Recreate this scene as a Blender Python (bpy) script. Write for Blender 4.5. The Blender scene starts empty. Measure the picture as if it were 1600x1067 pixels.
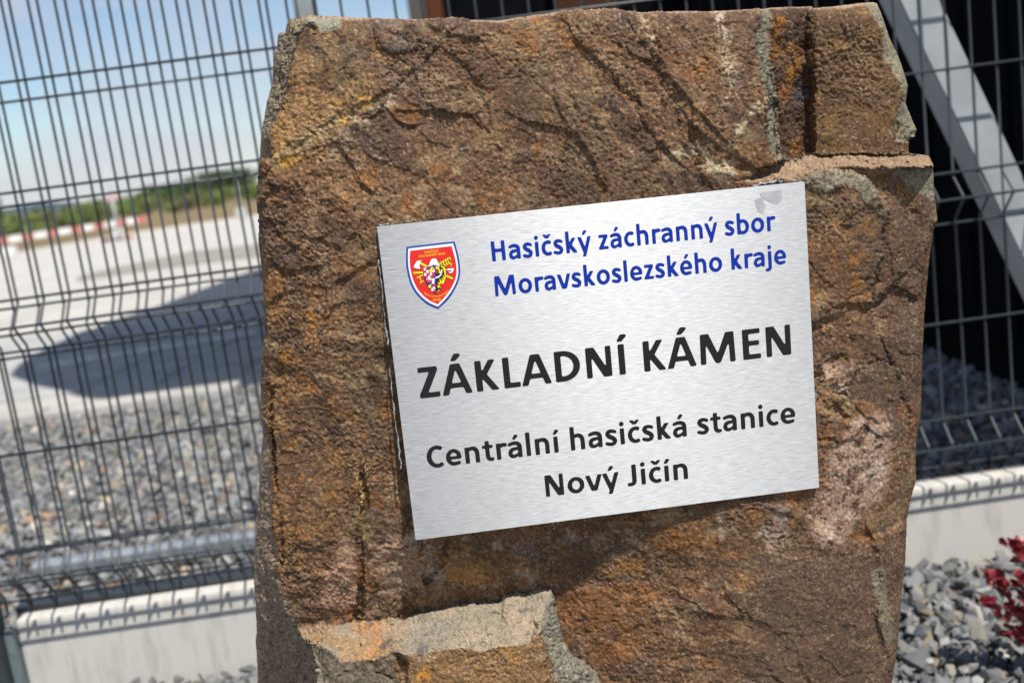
import bpy, math
import numpy as np
from mathutils import Matrix, Vector

S = bpy.context.scene
COL = S.collection
rng = np.random.default_rng(7)
GZ = 0.96                                    # camera height above the gravel

# ------------------------------------------------------------------ camera
ROLL, PITCH = .1325, .168
_d = np.array([math.cos(PITCH)*math.sin(ROLL), math.cos(PITCH)*math.cos(ROLL), math.sin(PITCH)])
_up = -_d
_fw = np.array([0, 0, 1.]) - _up*_up[2]; _fw /= np.linalg.norm(_fw)
_rt = np.cross(_fw, _up)
if _rt[0] < 0: _rt = -_rt
M = np.array([_rt, _fw, _up])                # camera axes (right, down, forward) -> world
EYE = np.array([0, 0, GZ])
FPX, CX, CY = 1555.6, 800., 533.5

cd = bpy.data.cameras.new('camera'); cam = bpy.data.objects.new('camera', cd); COL.objects.link(cam)
cd.sensor_width = 36; cd.lens = 35; cd.clip_start = .01; cd.clip_end = 3000
R = Matrix(((M[0, 0], -M[0, 1], -M[0, 2]), (M[1, 0], -M[1, 1], -M[1, 2]), (M[2, 0], -M[2, 1], -M[2, 2])))
cam.matrix_world = Matrix.Translation(Vector(EYE)) @ R.to_4x4()
cd.dof.use_dof = True; cd.dof.focus_distance = .95; cd.dof.aperture_fstop = 5.1
S.camera = cam

# ------------------------------------------------------------------ sky, sun, exposure
SUN_EL, SUN_AZ = math.radians(60), math.radians(30)          # sun stands behind the camera, to its right
sun_vec = Vector((math.cos(SUN_EL)*math.sin(SUN_AZ), -math.cos(SUN_EL)*math.cos(SUN_AZ), math.sin(SUN_EL)))
W = bpy.data.worlds.new('World'); S.world = W; W.use_nodes = True
nt = W.node_tree; N = nt.nodes; L = nt.links; N.clear()
out = N.new('ShaderNodeOutputWorld'); bg = N.new('ShaderNodeBackground'); bg.inputs[1].default_value = .10
sky = N.new('ShaderNodeTexSky'); sky.sky_type = 'NISHITA'; sky.sun_disc = False
sky.sun_elevation = SUN_EL; sky.sun_rotation = math.pi - SUN_AZ; sky.air_density = 1.1; sky.dust_density = .25; sky.ozone_density = 2.5
tc = N.new('ShaderNodeTexCoord'); mp = N.new('ShaderNodeMapping'); mp.inputs['Scale'].default_value = (1.6, 1.6, 7)
nz = N.new('ShaderNodeTexNoise'); nz.inputs['Scale'].default_value = 1.7; nz.inputs['Detail'].default_value = 6; nz.inputs['Roughness'].default_value = .5
rp = N.new('ShaderNodeValToRGB'); rp.color_ramp.elements[0].position = .43; rp.color_ramp.elements[1].position = .65
rp.color_ramp.elements[1].color = (.75, .75, .75, 1)
mx = N.new('ShaderNodeMixRGB'); mx.inputs[2].default_value = (5.0, 5.05, 5.65, 1)
L.new(tc.outputs['Generated'], mp.inputs[0]); L.new(mp.outputs[0], nz.inputs[0]); L.new(nz.outputs[0], rp.inputs[0])
L.new(rp.outputs[0], mx.inputs[0]); L.new(sky.outputs[0], mx.inputs[1]); L.new(mx.outputs[0], bg.inputs[0]); L.new(bg.outputs[0], out.inputs[0])
sl = bpy.data.lights.new('sun', 'SUN'); sl.energy = 4.6; sl.angle = math.radians(.53); sl.color = (1, .95, .87)
sun = bpy.data.objects.new('sun', sl); COL.objects.link(sun)
sun.rotation_euler = sun_vec.to_track_quat('Z', 'Y').to_euler()
S.view_settings.view_transform = 'Standard'; S.view_settings.look = 'None'; S.view_settings.exposure = 0.35; S.view_settings.gamma = 1
S.view_settings.use_curve_mapping = False

# ------------------------------------------------------------------ helpers
def ray(x, y):
    x = np.asarray(x, float); y = np.asarray(y, float)
    v = np.stack([(x-CX)/FPX, (y-CY)/FPX, np.ones_like(x)], -1)
    return v @ M.T
def on_plane(x, y, n, d):                    # point seen at photo pixel (x, y) on the plane n.X = d (X relative to the eye)
    r = ray(x, y); return r*(d/(r @ n))[..., None] + EYE
def ground_at(x, y, h=0):
    r = ray(x, y); return r*((h-GZ)/r[..., 2])[..., None] + EYE

def link(name, me, mat=None, parent=None):
    o = bpy.data.objects.new(name, me); COL.objects.link(o)
    if mat and me is not None and not me.materials: me.materials.append(mat)
    if parent: o.parent = parent
    return o
def tag(o, label=None, cat=None, group=None, kind=None):
    for k, v in (('label', label), ('category', cat), ('group', group), ('kind', kind)):
        if v: o[k] = v
    return o
def mesh_np(name, V, F, smooth=False):
    """fast mesh from arrays; F is (n,4) or (n,3)"""
    me = bpy.data.meshes.new(name); V = np.asarray(V, np.float32); F = np.asarray(F, np.int32); k = F.shape[1]
    me.vertices.add(len(V)); me.vertices.foreach_set('co', V.ravel())
    me.loops.add(F.size); me.loops.foreach_set('vertex_index', F.ravel())
    me.polygons.add(len(F)); me.polygons.foreach_set('loop_start', np.arange(0, F.size, k, dtype=np.int32))
    me.polygons.foreach_set('loop_total', np.full(len(F), k, np.int32))
    me.polygons.foreach_set('use_smooth', np.full(len(F), smooth))
    me.update(calc_edges=True); me.validate(); return me
def set_col(me, C, name='col'):
    a = me.color_attributes.new(name, 'FLOAT_COLOR', 'POINT')
    C = np.concatenate([C, np.ones((len(C), 1))], 1).astype(np.float32); a.data.foreach_set('color', C.ravel())
class MB:
    def __init__(s): s.v = []; s.f = []
    def add(s, v, f):
        b = len(s.v); s.v += [tuple(map(float, p)) for p in v]; s.f += [tuple(i+b for i in q) for q in f]; return s
    def box(s, a, b, bev=0):
        (x0, y0, z0), (x1, y1, z1) = a, b
        if bev <= 0:
            return s.add([(x0,y0,z0),(x1,y0,z0),(x1,y1,z0),(x0,y1,z0),(x0,y0,z1),(x1,y0,z1),(x1,y1,z1),(x0,y1,z1)],
                  [(0,3,2,1),(4,5,6,7),(0,1,5,4),(1,2,6,5),(2,3,7,6),(3,0,4,7)])
        import bmesh
        bm = bmesh.new(); bmesh.ops.create_cube(bm, size=1)
        for v in bm.verts: v.co = ((x0+x1)/2+v.co.x*(x1-x0), (y0+y1)/2+v.co.y*(y1-y0), (z0+z1)/2+v.co.z*(z1-z0))
        bmesh.ops.bevel(bm, geom=bm.edges[:], offset=bev, segments=2, profile=.6, affect='EDGES')
        bm.verts.index_update()
        s.add([v.co[:] for v in bm.verts], [[v.index for v in f.verts] for f in bm.faces]); bm.free(); return s
    def tube(s, pts, r, n=8, cap=True):
        pts = [np.array(p, float) for p in pts]; base = len(s.v); rr = r if hasattr(r, '__len__') else [r]*len(pts)
        t0 = None
        for i, p in enumerate(pts):
            t = pts[min(i+1, len(pts)-1)] - pts[max(i-1, 0)]; t /= np.linalg.norm(t)
            if t0 is None:
                a = np.array([1., 0, 0]) if abs(t[0]) < .9 else np.array([0, 1., 0]); u = np.cross(t, a)
            else: u = u - t*(u @ t)
            u /= np.linalg.norm(u); w = np.cross(t, u); t0 = t
            for k in range(n):
                a = 2*math.pi*k/n; s.v.append(tuple(p + rr[i]*(math.cos(a)*u + math.sin(a)*w)))
        for i in range(len(pts)-1):
            for k in range(n):
                k2 = (k+1) % n; s.f.append((base+i*n+k, base+i*n+k2, base+(i+1)*n+k2, base+(i+1)*n+k))
        if cap: s.f.append(tuple(base+k for k in range(n))[::-1]); s.f.append(tuple(base+(len(pts)-1)*n+k for k in range(n)))
        return s
    def mesh(s, name, smooth=False):
        me = bpy.data.meshes.new(name); me.from_pydata(s.v, [], s.f); me.update()
        if smooth: me.polygons.foreach_set('use_smooth', [True]*len(me.polygons))
        return me
    def build(s, name, mat=None, parent=None, smooth=False): return link(name, s.mesh(name, smooth), mat, parent)

def mat(name, col=(.5,.5,.5), rough=.6, metal=0, spec=.5, noise=None, bump=None, attr=None, aniso=0, coord='Object'):
    """noise=(scale, colour2, amount_lo, amount_hi[, stretch]); bump=(scale, strength, distance); attr = colour attribute"""
    m = bpy.data.materials.new(name); m.use_nodes = True; t = m.node_tree; n = t.nodes; l = t.links
    b = n['Principled BSDF']; b.inputs['Base Color'].default_value = (*col, 1); b.inputs['Roughness'].default_value = rough
    b.inputs['Metallic'].default_value = metal; b.inputs['Specular IOR Level'].default_value = spec
    c = n.new('ShaderNodeTexCoord'); src = None
    if attr: a = n.new('ShaderNodeAttribute'); a.attribute_name = attr; src = a.outputs['Color']
    if noise:
        mpn = n.new('ShaderNodeMapping'); l.new(c.outputs[coord], mpn.inputs[0])
        if len(noise) > 4: mpn.inputs['Scale'].default_value = noise[4]
        z = n.new('ShaderNodeTexNoise'); z.inputs['Scale'].default_value = noise[0]; z.inputs['Detail'].default_value = 8; z.inputs['Roughness'].default_value = .62
        l.new(mpn.outputs[0], z.inputs[0])
        r = n.new('ShaderNodeMapRange'); r.inputs[1].default_value = noise[2]; r.inputs[2].default_value = noise[3]; l.new(z.outputs[0], r.inputs[0])
        x = n.new('ShaderNodeMixRGB'); l.new(r.outputs[0], x.inputs[0])
        if src: l.new(src, x.inputs[1])
        else: x.inputs[1].default_value = (*col, 1)
        x.inputs[2].default_value = (*noise[1], 1); src = x.outputs[0]
    if src: l.new(src, b.inputs['Base Color'])
    if bump:
        z = n.new('ShaderNodeTexNoise'); z.inputs['Scale'].default_value = bump[0]; z.inputs['Detail'].default_value = 6; z.inputs['Roughness'].default_value = .65
        l.new(c.outputs[coord], z.inputs[0]); bu = n.new('ShaderNodeBump'); bu.inputs['Strength'].default_value = bump[1]; bu.inputs['Distance'].default_value = bump[2]
        l.new(z.outputs[0], bu.inputs['Height']); l.new(bu.outputs[0], b.inputs['Normal'])
    return m

# vectorised gradient noise
_perm = np.random.default_rng(3).permutation(256); _perm = np.concatenate([_perm, _perm, _perm])
_g = np.random.default_rng(4).normal(size=(256, 3)); _g /= np.linalg.norm(_g, axis=1)[:, None]; _g = _g.astype(np.float32)*1.5
def perlin(P):
    P = np.asarray(P, np.float32); i = np.floor(P).astype(np.int32); f = P - i; i &= 255
    u = f*f*f*(f*(f*6-15)+10)
    def g(dx, dy, dz):
        h = _perm[_perm[_perm[i[:, 0]+dx]+i[:, 1]+dy]+i[:, 2]+dz]
        gg = _g[h]; return gg[:, 0]*(f[:, 0]-dx) + gg[:, 1]*(f[:, 1]-dy) + gg[:, 2]*(f[:, 2]-dz)
    def mix(a, b, t): return a + (b-a)*t
    x00 = mix(g(0,0,0), g(1,0,0), u[:, 0]); x10 = mix(g(0,1,0), g(1,1,0), u[:, 0])
    x01 = mix(g(0,0,1), g(1,0,1), u[:, 0]); x11 = mix(g(0,1,1), g(1,1,1), u[:, 0])
    return mix(mix(x00, x10, u[:, 1]), mix(x01, x11, u[:, 1]), u[:, 2])
def fbm(P, freq, octs=4, gain=.5, seed=0, ridged=False):
    P = np.asarray(P, np.float32)*freq + seed*17.31; s = 0; a = 1; t = 0
    for _ in range(octs):
        v = perlin(P); v = 1-2*np.abs(v) if ridged else v
        s = s + a*v; t += a; a *= gain; P = P*2.03 + 11.7
    return s/t
def facets(P, freq, seed=0):
    """chipped planes: every cell of a jittered lattice is a little tilted plane; returns height, edge distance, cell random"""
    P = np.asarray(P, np.float32)*freq; ip = np.floor(P).astype(np.int64); best = np.full(len(P), 9., np.float32); sec = best.copy()
    hgt = np.zeros(len(P), np.float32); rnd = hgt.copy()
    r = np.random.default_rng(seed); T = r.random((4096, 7)).astype(np.float32)
    for dx in (-1, 0, 1):
        for dy in (-1, 0, 1):
            for dz in (-1, 0, 1):
                c = ip + (dx, dy, dz); h = ((c[:, 0]*73856093) ^ (c[:, 1]*19349663) ^ (c[:, 2]*83492791)) & 4095
                q = T[h]; d = P - (c + q[:, :3]); dd = (d*d).sum(1); m = dd < best
                sec = np.where(m, best, np.minimum(sec, dd))
                hh = (d*(q[:, 3:6]-.5)).sum(1)*2 + (q[:, 6]-.5)*.5
                hgt = np.where(m, hh, hgt); rnd = np.where(m, q[:, 6], rnd); best = np.where(m, dd, best)
    return hgt, np.sqrt(sec)-np.sqrt(best), rnd
def sstep(a, b, x): t = np.clip((x-a)/(b-a), 0, 1); return t*t*(3-2*t)
def seg_dist(x, y, pts):
    """distance to a polyline and the side (sign) of the nearest segment"""
    best = np.full(x.shape, 1e9, np.float32); side = np.zeros(x.shape, np.float32)
    for (ax, ay), (bx, by) in zip(pts[:-1], pts[1:]):
        dx, dy = bx-ax, by-ay; l2 = dx*dx+dy*dy
        t = np.clip(((x-ax)*dx+(y-ay)*dy)/l2, 0, 1); d = np.hypot(x-ax-t*dx, y-ay-t*dy)
        s = np.sign((x-ax)*dy-(y-ay)*dx); m = d < best; best = np.where(m, d, best); side = np.where(m, s, side)
    return best, side
def poly_sd(x, y, pts):
    """signed distance to a polygon, negative inside"""
    p = list(pts) + [pts[0]]; d, _ = seg_dist(x, y, p); ins = np.zeros(x.shape, bool)
    for (ax, ay), (bx, by) in zip(p[:-1], p[1:]):
        if ay == by: continue
        c = ((ay > y) != (by > y)) & (x < (bx-ax)*(y-ay)/(by-ay)+ax); ins ^= c
    return np.where(ins, -d, d)

# ------------------------------------------------------------------ plaque frame (metres, world)
PO = np.array([-0.11666173, 0.91118392, -0.33339375]); PU = np.array([0.99572279, 0.07284625, -0.02977667]); PU /= np.linalg.norm(PU)
PN = np.cross(PU, np.array([0.03341376, -0.0083131, 1.00058124])); PN /= np.linalg.norm(PN); PV = np.cross(PN, PU)   # u right, v up, n towards the viewer
PO = PO + EYE

# ------------------------------------------------------------------ the memorial stone
def build_stone():
    STEP = 1.45
    X0, X1, YB = 400., 1465., 1100.
    nx = int((X1-X0)/STEP); ny = int(YB/STEP)
    s, t = np.meshgrid(np.linspace(0, 1, nx), np.linspace(0, 1, ny))
    Ly = [(0,449),(36,449),(38,447),(52,446),(54,434),(80,433),(83,427),(131,426),(161,416),(210,408),(249,406),(300,404),(380,405),(420,409),(470,412),(520,413),(560,409),(620,408),(680,411),(740,406),(800,402),(860,398),(900,397),(950,400),(1000,402),(1100,402)]
    Ry = [(0,1370),(6,1370),(24,1378),(60,1390),(93,1405),(134,1419),(162,1415),(203,1433),(215,1429),(219,1421),(239,1421),(243,1452),(258,1459),(300,1460),(330,1463),(345,1465),(360,1458),(400,1453),(430,1450),(480,1447),(540,1442),(600,1440),(650,1438),(700,1431),(750,1431),(790,1420),(810,1416),(870,1415),(920,1410),(1000,1404),(1067,1393),(1100,1390)]
    Tx = [(400,36),(449,36),(452,30),(467,29),(477,23),(500,24),(560,28),(650,31),(780,32),(810,27),(880,18),(930,17),(1000,20),(1100,19),(1195,15),(1200,14),(1268,11),(1270,14),(1340,6),(1366,4),(1380,8),(1465,12)]
    ip = lambda v, P: np.interp(v, [p[0] for p in P], [p[1] for p in P])
    y0 = t*YB; x0 = X0 + s*(X1-X0)
    for _ in range(2):
        yy = y0 + ip(x0 if _ == 0 else xx, Tx)*np.clip(1-y0/140, 0, 1)
        wl = np.clip(1-(x0-X0)/220, 0, 1)**1.5; wr = np.clip(1-(X1-x0)/260, 0, 1)**1.5
        xx = x0 + wl*(ip(yy, Ly)-X0) + wr*(ip(yy, Ry)-X1)
    edge = np.minimum.reduce([(x0-X0), (X1-x0), y0])          # photo pixels from the outline
    x = xx.ravel().astype(np.float32); y = yy.ravel().astype(np.float32); e = edge.ravel().astype(np.float32)
    Q = np.stack([x, y, x*0], 1)/100.
    # irregular edges: look the drawn shapes up through a jittered position
    jx = 7*fbm(Q, 3.5, 4, .65, 1) + 4*fbm(Q, 22, 3, .6, 2); jy = 7*fbm(Q, 3.5, 4, .65, 3) + 4*fbm(Q, 22, 3, .6, 4)
    X = x+jx; Y = y+jy
    # depth behind the plaque's plane, millimetres: thin plate spline through measured points
    cp = np.array([(600,355,6),(760,335,7),(930,320,8),(1100,300,8),(1240,292,7),(1279,600,7),(1279,760,5),(1130,785,8),(1000,800,15),(850,822,23),(650,843,30),(632,700,22),(618,560,14),(605,450,9),
        (480,70,30),(600,70,24),(760,60,18),(900,60,14),(1050,60,10),(1180,60,12),(540,200,20),(760,200,13),(1000,200,4),(1130,180,4),(1200,200,12),
        (450,260,22),(430,400,24),(500,400,15),(430,600,30),(520,600,20),(450,760,38),(540,760,28),(470,920,46),(560,900,42),
        (650,930,54),(800,915,54),(860,912,54),(930,960,40),(1000,900,30),(1100,900,16),(1180,860,8),(1250,900,6),(1350,900,12),(1000,1060,30),(1120,1000,14),(1250,1060,8),(1380,1060,24),
        (1400,500,20),(1440,420,28),(1340,400,6),(1320,560,14),(1440,300,24),(1330,300,4),(1380,700,12),(1320,720,4),(1415,800,26)], float)
    def U(r2): return np.where(r2 > 0, r2*np.log(np.maximum(r2, 1e-9)), 0)
    cn = cp.copy(); cn[:, :2] /= 500
    K = U(((cn[:, None, :2]-cn[None, :, :2])**2).sum(-1)) + np.eye(len(cn))*.01; Pm = np.c_[np.ones(len(cn)), cn[:, :2]]
    A = np.block([[K, Pm], [Pm.T, np.zeros((3, 3))]]); wts = np.linalg.solve(A, np.r_[cn[:, 2], 0, 0, 0])
    def tps(a, b):
        a = a/500; b = b/500; r = wts[-3] + wts[-2]*a + wts[-1]*b
        for k in range(len(cn)): r = r + wts[k]*U((a-cn[k, 0])**2+(b-cn[k, 1])**2)
        return r
    c = tps(x, y)
    def mask(pts, w=1.6): return sstep(w, -w, poly_sd(X, Y, pts))
    # right shoulder: groove B, set-back block C, ledge D
    PBp = [(1199,-60),(1201,20),(1203,90),(1211,130),(1214,200),(1217,244),(1226,250),(1250,252),(1257,241),(1421,239),(1600,239),(1600,-60)]
    mB = mask(PBp, 2)
    cBC = np.interp(X, [1199,1207,1240,1258,1262,1275,1400,1460], [28,44,60,78,76,62,62,74])
    c = c*(1-mB) + cBC*mB
    PD = [(1218,249),(1250,252),(1257,241),(1421,239),(1600,239),(1600,262),(1458,262),(1400,266),(1345,271),(1300,263),(1285,266),(1250,278),(1216,283),(1150,286),(1180,270)]
    mD = mask(PD, 1.5); yf = np.interp(X, [1150,1216,1250,1290,1460], [286,283,278,264,262]); fr = np.clip((Y-240)/(yf-240), 0, 1)
    c = c*(1-mD) + (62+(c*.4+5-62)*fr)*mD
    # grey bevels: right edge of the main block, and of block C
    PA = [(1172,-20),(1186,30),(1180,60),(1185,90),(1188,130),(1197,160),(1198,220),(1204,250),(1217,250),(1214,200),(1211,130),(1203,90),(1200,-20)]
    mA = mask(PA, 3); c = c + mA*np.clip((X-1176)/30, 0, 1)*26
    PC = [(1330,-20),(1352,6),(1368,28),(1378,50),(1381,75),(1379,90),(1392,106),(1396,118),(1406,130),(1410,150),(1403,170),(1398,200),(1390,212),(1400,218),(1422,219),(1440,205),(1425,130),(1412,93),(1385,20),(1370,-20)]
    mC = mask(PC, 3); c = c + mC*np.clip((X-np.interp(Y, [0,50,90,130,170,215], [1345,1376,1379,1402,1400,1392]))/30, 0, 1)*26
    # ridge and set-back face right of the plaque
    PG = [(1302,263),(1338,272),(1352,283),(1372,305),(1390,328),(1386,345),(1378,372),(1380,400),(1368,430),(1362,470),(1372,520),(1600,560),(1600,263)]
    mG = mask(PG, 3); c = c + mG*18*sstep(700, 430, Y)
    mGf = mask([(1252,279),(1290,266),(1338,266),(1356,283),(1376,308),(1392,330),(1384,344),(1372,330),(1352,318),(1340,296),(1318,288),(1296,300),(1262,290)], 4)
    c = c - 2*mGf
    # left: layered strip on top, side face below
    PSt = [(300,-60),(478,-60),(478,23),(467,49),(459,75),(449,108),(443,141),(430,184),(421,213),(424,236),(432,249),(406,254),(300,254)]
    mSt = mask(PSt, 1.5); xr = np.interp(Y, [23,49,75,108,141,184,213,249], [478,467,459,449,443,430,421,430])
    lam = fbm(np.stack([X*.22, Y*.012, Y*0], 1), 1, 3, .6, 21, True)
    c = c + mSt*((np.clip(xr-X, 0, 60))*1.5 + 5 + 7*lam)
    PSi = [(300,600),(408,600),(412,640),(419,700),(426,770),(430,840),(432,905),(438,935),(448,960),(461,981),(481,1009),(496,1051),(505,1110),(300,1110)]
    xs = np.interp(Y, [600,640,700,770,840,905,935,960,981,1009,1051,1110], [408,412,419,426,430,432,438,448,461,481,496,505])
    mSi = mask(PSi, 1.6); lamS = fbm(np.stack([X*.09+Y*.012, Y*.012, Y*0], 1), 1, 4, .6, 22, True)
    c = c + mSi*(np.clip(xs-X, 0, 110)*1.2 + 3 + 6*lamS)
    # lower block with its ledge
    PL = [(461,981),(477,978),(508,976),(554,972),(628,966),(663,956),(713,943),(783,939),(791,930),(861,919),(868,954),(874,997),(895,1024),(930,1047),(958,1110),(505,1110),(496,1051),(481,1009)]
    mL = mask(PL, 1.4)
    yb = np.interp(X, [461,508,554,628,663,713,783,791,861,930], [979,976,972,966,956,943,939,930,919,919]); yf = np.interp(X, [480,516,535,578,612,632,725,748,787,829,841,870,930], [1000,1016,1032,1032,1016,1024,1010,1016,1009,1005,989,985,985])
    fr = (Y-yb)/(yf-yb); cf = np.interp(X, [470,520,600,640,760,841], [20,-6,-14,-26,-30,-28])
    cL = np.where(fr < 1, 52+(cf-52)*np.clip(fr, 0, 1), cf - .10*(Y-yf))
    xl = np.interp(Y, [919,989,1051,1110], [858,841,851,858]); xrr = np.interp(Y, [919,954,997,1024,1047,1110], [861,868,874,895,930,960])
    q = np.clip((X-xl)/(xrr-xl+.01), 0, 1); cL = cL*(1-q) + 42*q
    c = c*(1-mL) + cL*mL
    # scarps and cracks: (points, step in mm on the left-hand side of travel, reach px)
    scarps = [([(433,252),(480,215),(530,182),(585,150),(628,128),(650,105)], 2.6, 70), ([(583,33),(586,60),(595,75),(612,82),(628,80)], 5, 26),
        ([(905,60),(935,95),(975,130),(1000,160),(1010,200),(1045,235)], 5, 50), ([(860,200),(905,215),(925,250),(945,300),(935,318)], 4, 60),
        ([(1105,110),(1095,140),(1080,190),(1085,215)], 5, 40), ([(1000,60),(1040,120),(1060,170),(1100,215),(1180,262)], 4, 60),
        ([(1105,268),(1140,262),(1175,278),(1212,272)], -6, 22), ([(784,246),(800,238),(835,232),(862,240),(880,262)], -4, 22),
        ([(430,470),(470,440),(510,455),(560,420),(600,405)], 3, 40), ([(440,540),(500,520),(560,528),(615,500)], -3, 50),
        ([(418,410),(450,425),(480,420)], 4, 30), ([(560,1000),(566,930),(562,860),(560,800),(566,745)], -6, 26),
        ([(590,930),(584,880),(600,850),(640,850)], -4, 24), ([(700,845),(722,880),(728,930)], 5, 24),
        ([(860,930),(930,915),(985,935),(1050,920),(1130,925),(1200,900)], -2, 70), ([(880,1010),(930,990),(1000,1030),(1090,1040)], -2, 55),
        ([(930,1035),(960,1000),(1000,975),(1080,960),(1170,965),(1240,1000),(1262,1060)], 1.8, 80), ([(1215,790),(1260,800),(1320,850),(1390,830),(1440,790)], -4, 50),
        ([(1285,500),(1330,480),(1370,470),(1400,440)], 5, 40), ([(1290,590),(1330,560),(1360,575),(1376,562),(1400,580)], -5, 30),
        ([(1390,560),(1420,640),(1428,700)], 4, 30), ([(1360,840),(1380,900),(1372,960),(1395,1060)], 4, 24), ([(1320,380),(1300,330),(1270,310)], 4, 30),
        ([(640,60),(690,75),(740,110),(760,170)], 2.5, 60), ([(450,330),(520,300),(600,310),(690,290),(760,300)], -2.5, 60)]
    wx = 7*fbm(Q, 2.2, 4, .6, 5); wy = 7*fbm(Q, 2.2, 4, .6, 6)
    for pts, h, rg in scarps:
        d, sd = seg_dist(X+wx, Y+wy, pts); d = np.maximum(d, .01); c = c - h*.5*np.clip(d/3.6, 0, 1)*sd*np.exp(-(d/rg)**2)*(.6+.6*fbm(Q, 3, 2, .5, 9)+.2)
    for pts, h, w in [([(420,600),(424,650),(428,700),(436,780),(441,840),(444,880)], 7, 1.3), ([(1372,563),(1398,570)], 6, 1.5), ([(1262,600),(1284,585)], 3, 2),
                      ([(566,742),(570,790),(562,830),(566,900),(560,970)], 7, 3), ([(1005,500),(1008,501)], 1, 1), ([(700,843),(690,880),(668,905)], 6, 4), ([(484,40),(489,47)], 5, 4), ([(524,28),(532,32)], 7, 4),
                      ([(612,1016),(628,1040),(632,1100)], 10, 5), ([(650,930),(622,965)], 5, 3), ([(725,990),(735,1010)], 6, 4)]:
        d, _ = seg_dist(X, Y, pts); c = c + h*np.exp(-(d/w)**2)
    # rounding at the outline and the bright, tilted top edge
    c = c + 16*np.exp(-(e/4.)**1.3) + 10*np.exp(-e/14.)
    def pos(cc): return on_plane(x, y, PN, (PO-EYE) @ PN - 0) if cc is None else (lambda r: r*(((PO-EYE) @ PN - cc/1000)/(r @ PN))[:, None] + EYE)(ray(x, y))
    P = pos(c)
    def normals(P, k=2):
        G = P.reshape(ny, nx, 3); gx = np.gradient(G, axis=1); gy = np.gradient(G, axis=0)
        n = np.cross(gy, gx).reshape(-1, 3); n /= np.linalg.norm(n, axis=1)[:, None]+1e-12
        v = EYE - P; n[(n*v).sum(1) < 0] *= -1; return n
    nrm = normals(P)
    # relief (metres), measured in 3D so that it also runs over ledges and sides
    smooth = np.clip(mD*.9 + sstep(0, 1, mL*(fr < 1))*.65 + mA*.6 + mC*.4, 0, .8)      # cleaner broken planes
    Pw = P + .022*np.stack([fbm(P, 14, 5, .6, s_) for s_ in (31, 32, 33)], 1)
    n_ = fbm(P, 60, 4, .6, 52)*4
    # cleavage runs down to the right in the upper middle
    cl = np.exp(-((x-1020)/190)**2-((y-150)/150)**2); ca, sa = math.cos(math.radians(52)), math.sin(math.radians(52))
    PA_ = np.stack([(x*ca+y*sa)/1500., (-x*sa+y*ca)/330., x*0], 1)
    ca2, sa2 = math.cos(math.radians(-38)), math.sin(math.radians(-38)); ax_, az_ = Pw[:, 0]*ca2+Pw[:, 2]*sa2, -Pw[:, 0]*sa2+Pw[:, 2]*ca2
    Pc = np.stack([ax_*.7, Pw[:, 1], az_*1.2], 1); f1, g1, r1 = facets(Pc, 19, 1); f2, g2, r2 = facets(Pc + .3, 52, 2); f3, g3, r3 = facets(Pc + .7, 130, 3)
    calm = sstep(-.15, .25, fbm(P, 6, 3, .5, 51))                 # some areas stay granular and even, others are chipped
    lower_right = np.exp(-((x-1300)/170)**4-((y-960)/130)**4); calm = np.clip(calm - .0*x, 0, 1)*(1-.8*lower_right)
    st = fbm(Pw, 11, 4, .55, 40)*5; stairs = np.floor(st) + sstep(.78, 1., st-np.floor(st))
    disp = .0046*fbm(P, 7, 3, .5, 41) + .0030*f1*(.10+.90*calm) + .0019*f2*calm + .0003*f3*calm + .0009*(stairs-st) + .0018*fbm(P, 34, 3, .5, 42) + .0030*fbm(Pw, 16, 3, .5, 50)
    disp += cl*(.0030*fbm(PA_, 9, 4, .6, 43, True) + .0030*facets(PA_*6.5+.06*np.stack([n_, -n_, n_], 1), 1, 9)[0])
    rough = .55+.9*sstep(-.3, .4, fbm(P, 9, 3, .5, 46))
    quiet = 1-.55*np.exp(-((x-1290)/190)**4-((y-960)/140)**4)-.35*np.exp(-((x-480)/50)**4-((y-700)/160)**4)
    grain = np.random.default_rng(77).standard_normal(len(x)).astype(np.float32)
    fine = (.00085*fbm(P, 165, 2, .7, 44) + .00100*fbm(P, 360, 1, .5, 45) + .00013*grain + .00120*fbm(P+.004*n_[:, None]/4, 48, 4, .62, 47))*rough*quiet
    pits = sstep(.30, .62, fbm(P+.003*n_[:, None]/4, 70, 3, .6, 48))*.0022*quiet
    disp = disp*(1-.75*smooth) + (fine - pits)*(1-.7*smooth)
    lo = disp
    P2 = P + nrm*(lo*sstep(0, 6, e+2))[:, None]
    # keep clear of the plate that is fixed on it
    rel = P2-PO; a = rel @ PU; b = rel @ PV; h = -(rel @ PN)
    inside = sstep(.012, -.002, np.maximum.reduce([-a, a-.4, -b, b-.3]))
    need = inside*.0046; P2 = P2 - PN*(np.maximum(need-h, 0)*(inside > 0))[:, None]
    # ---------------- colours of the rock (albedo)
    def C(*v): return np.array(v, np.float32)
    n1 = fbm(P, 6, 4, .6, 60); n2 = fbm(P, 22, 4, .6, 61); n3 = fbm(P, 75, 4, .65, 62); n4 = fbm(P, 260, 3, .7, 63); n5 = fbm(P, 40, 3, .6, 64); n6 = fbm(P, 13, 4, .6, 65)
    col = np.zeros((len(x), 3), np.float32) + C(.182, .102, .058)
    def lay(m, cc): 
        nonlocal col; m = np.clip(m, 0, 1)[:, None]; col = col*(1-m) + C(*cc)*m
    def pm(pts, w=6): return sstep(w, -w, poly_sd(X+3*n3*4, Y+3*n5*4, pts))
    lay(sstep(-.1, .45, n1+.5*n3)*.7, (.140, .076, .050)); lay(sstep(-.05, .45, n2+.6*n4)*.7, (.30, .185, .100)); lay(sstep(.02, .4, n6+.5*n3)*.6, (.215, .160, .100))
    lay(sstep(.18, .55, fbm(P, 17, 5, .65, 66)+.3*n4+.05)*.75, (.36, .155, .045)); lay(sstep(.15, .45, fbm(P, 30, 4, .65, 67))*.7, (.080, .048, .038))
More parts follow.
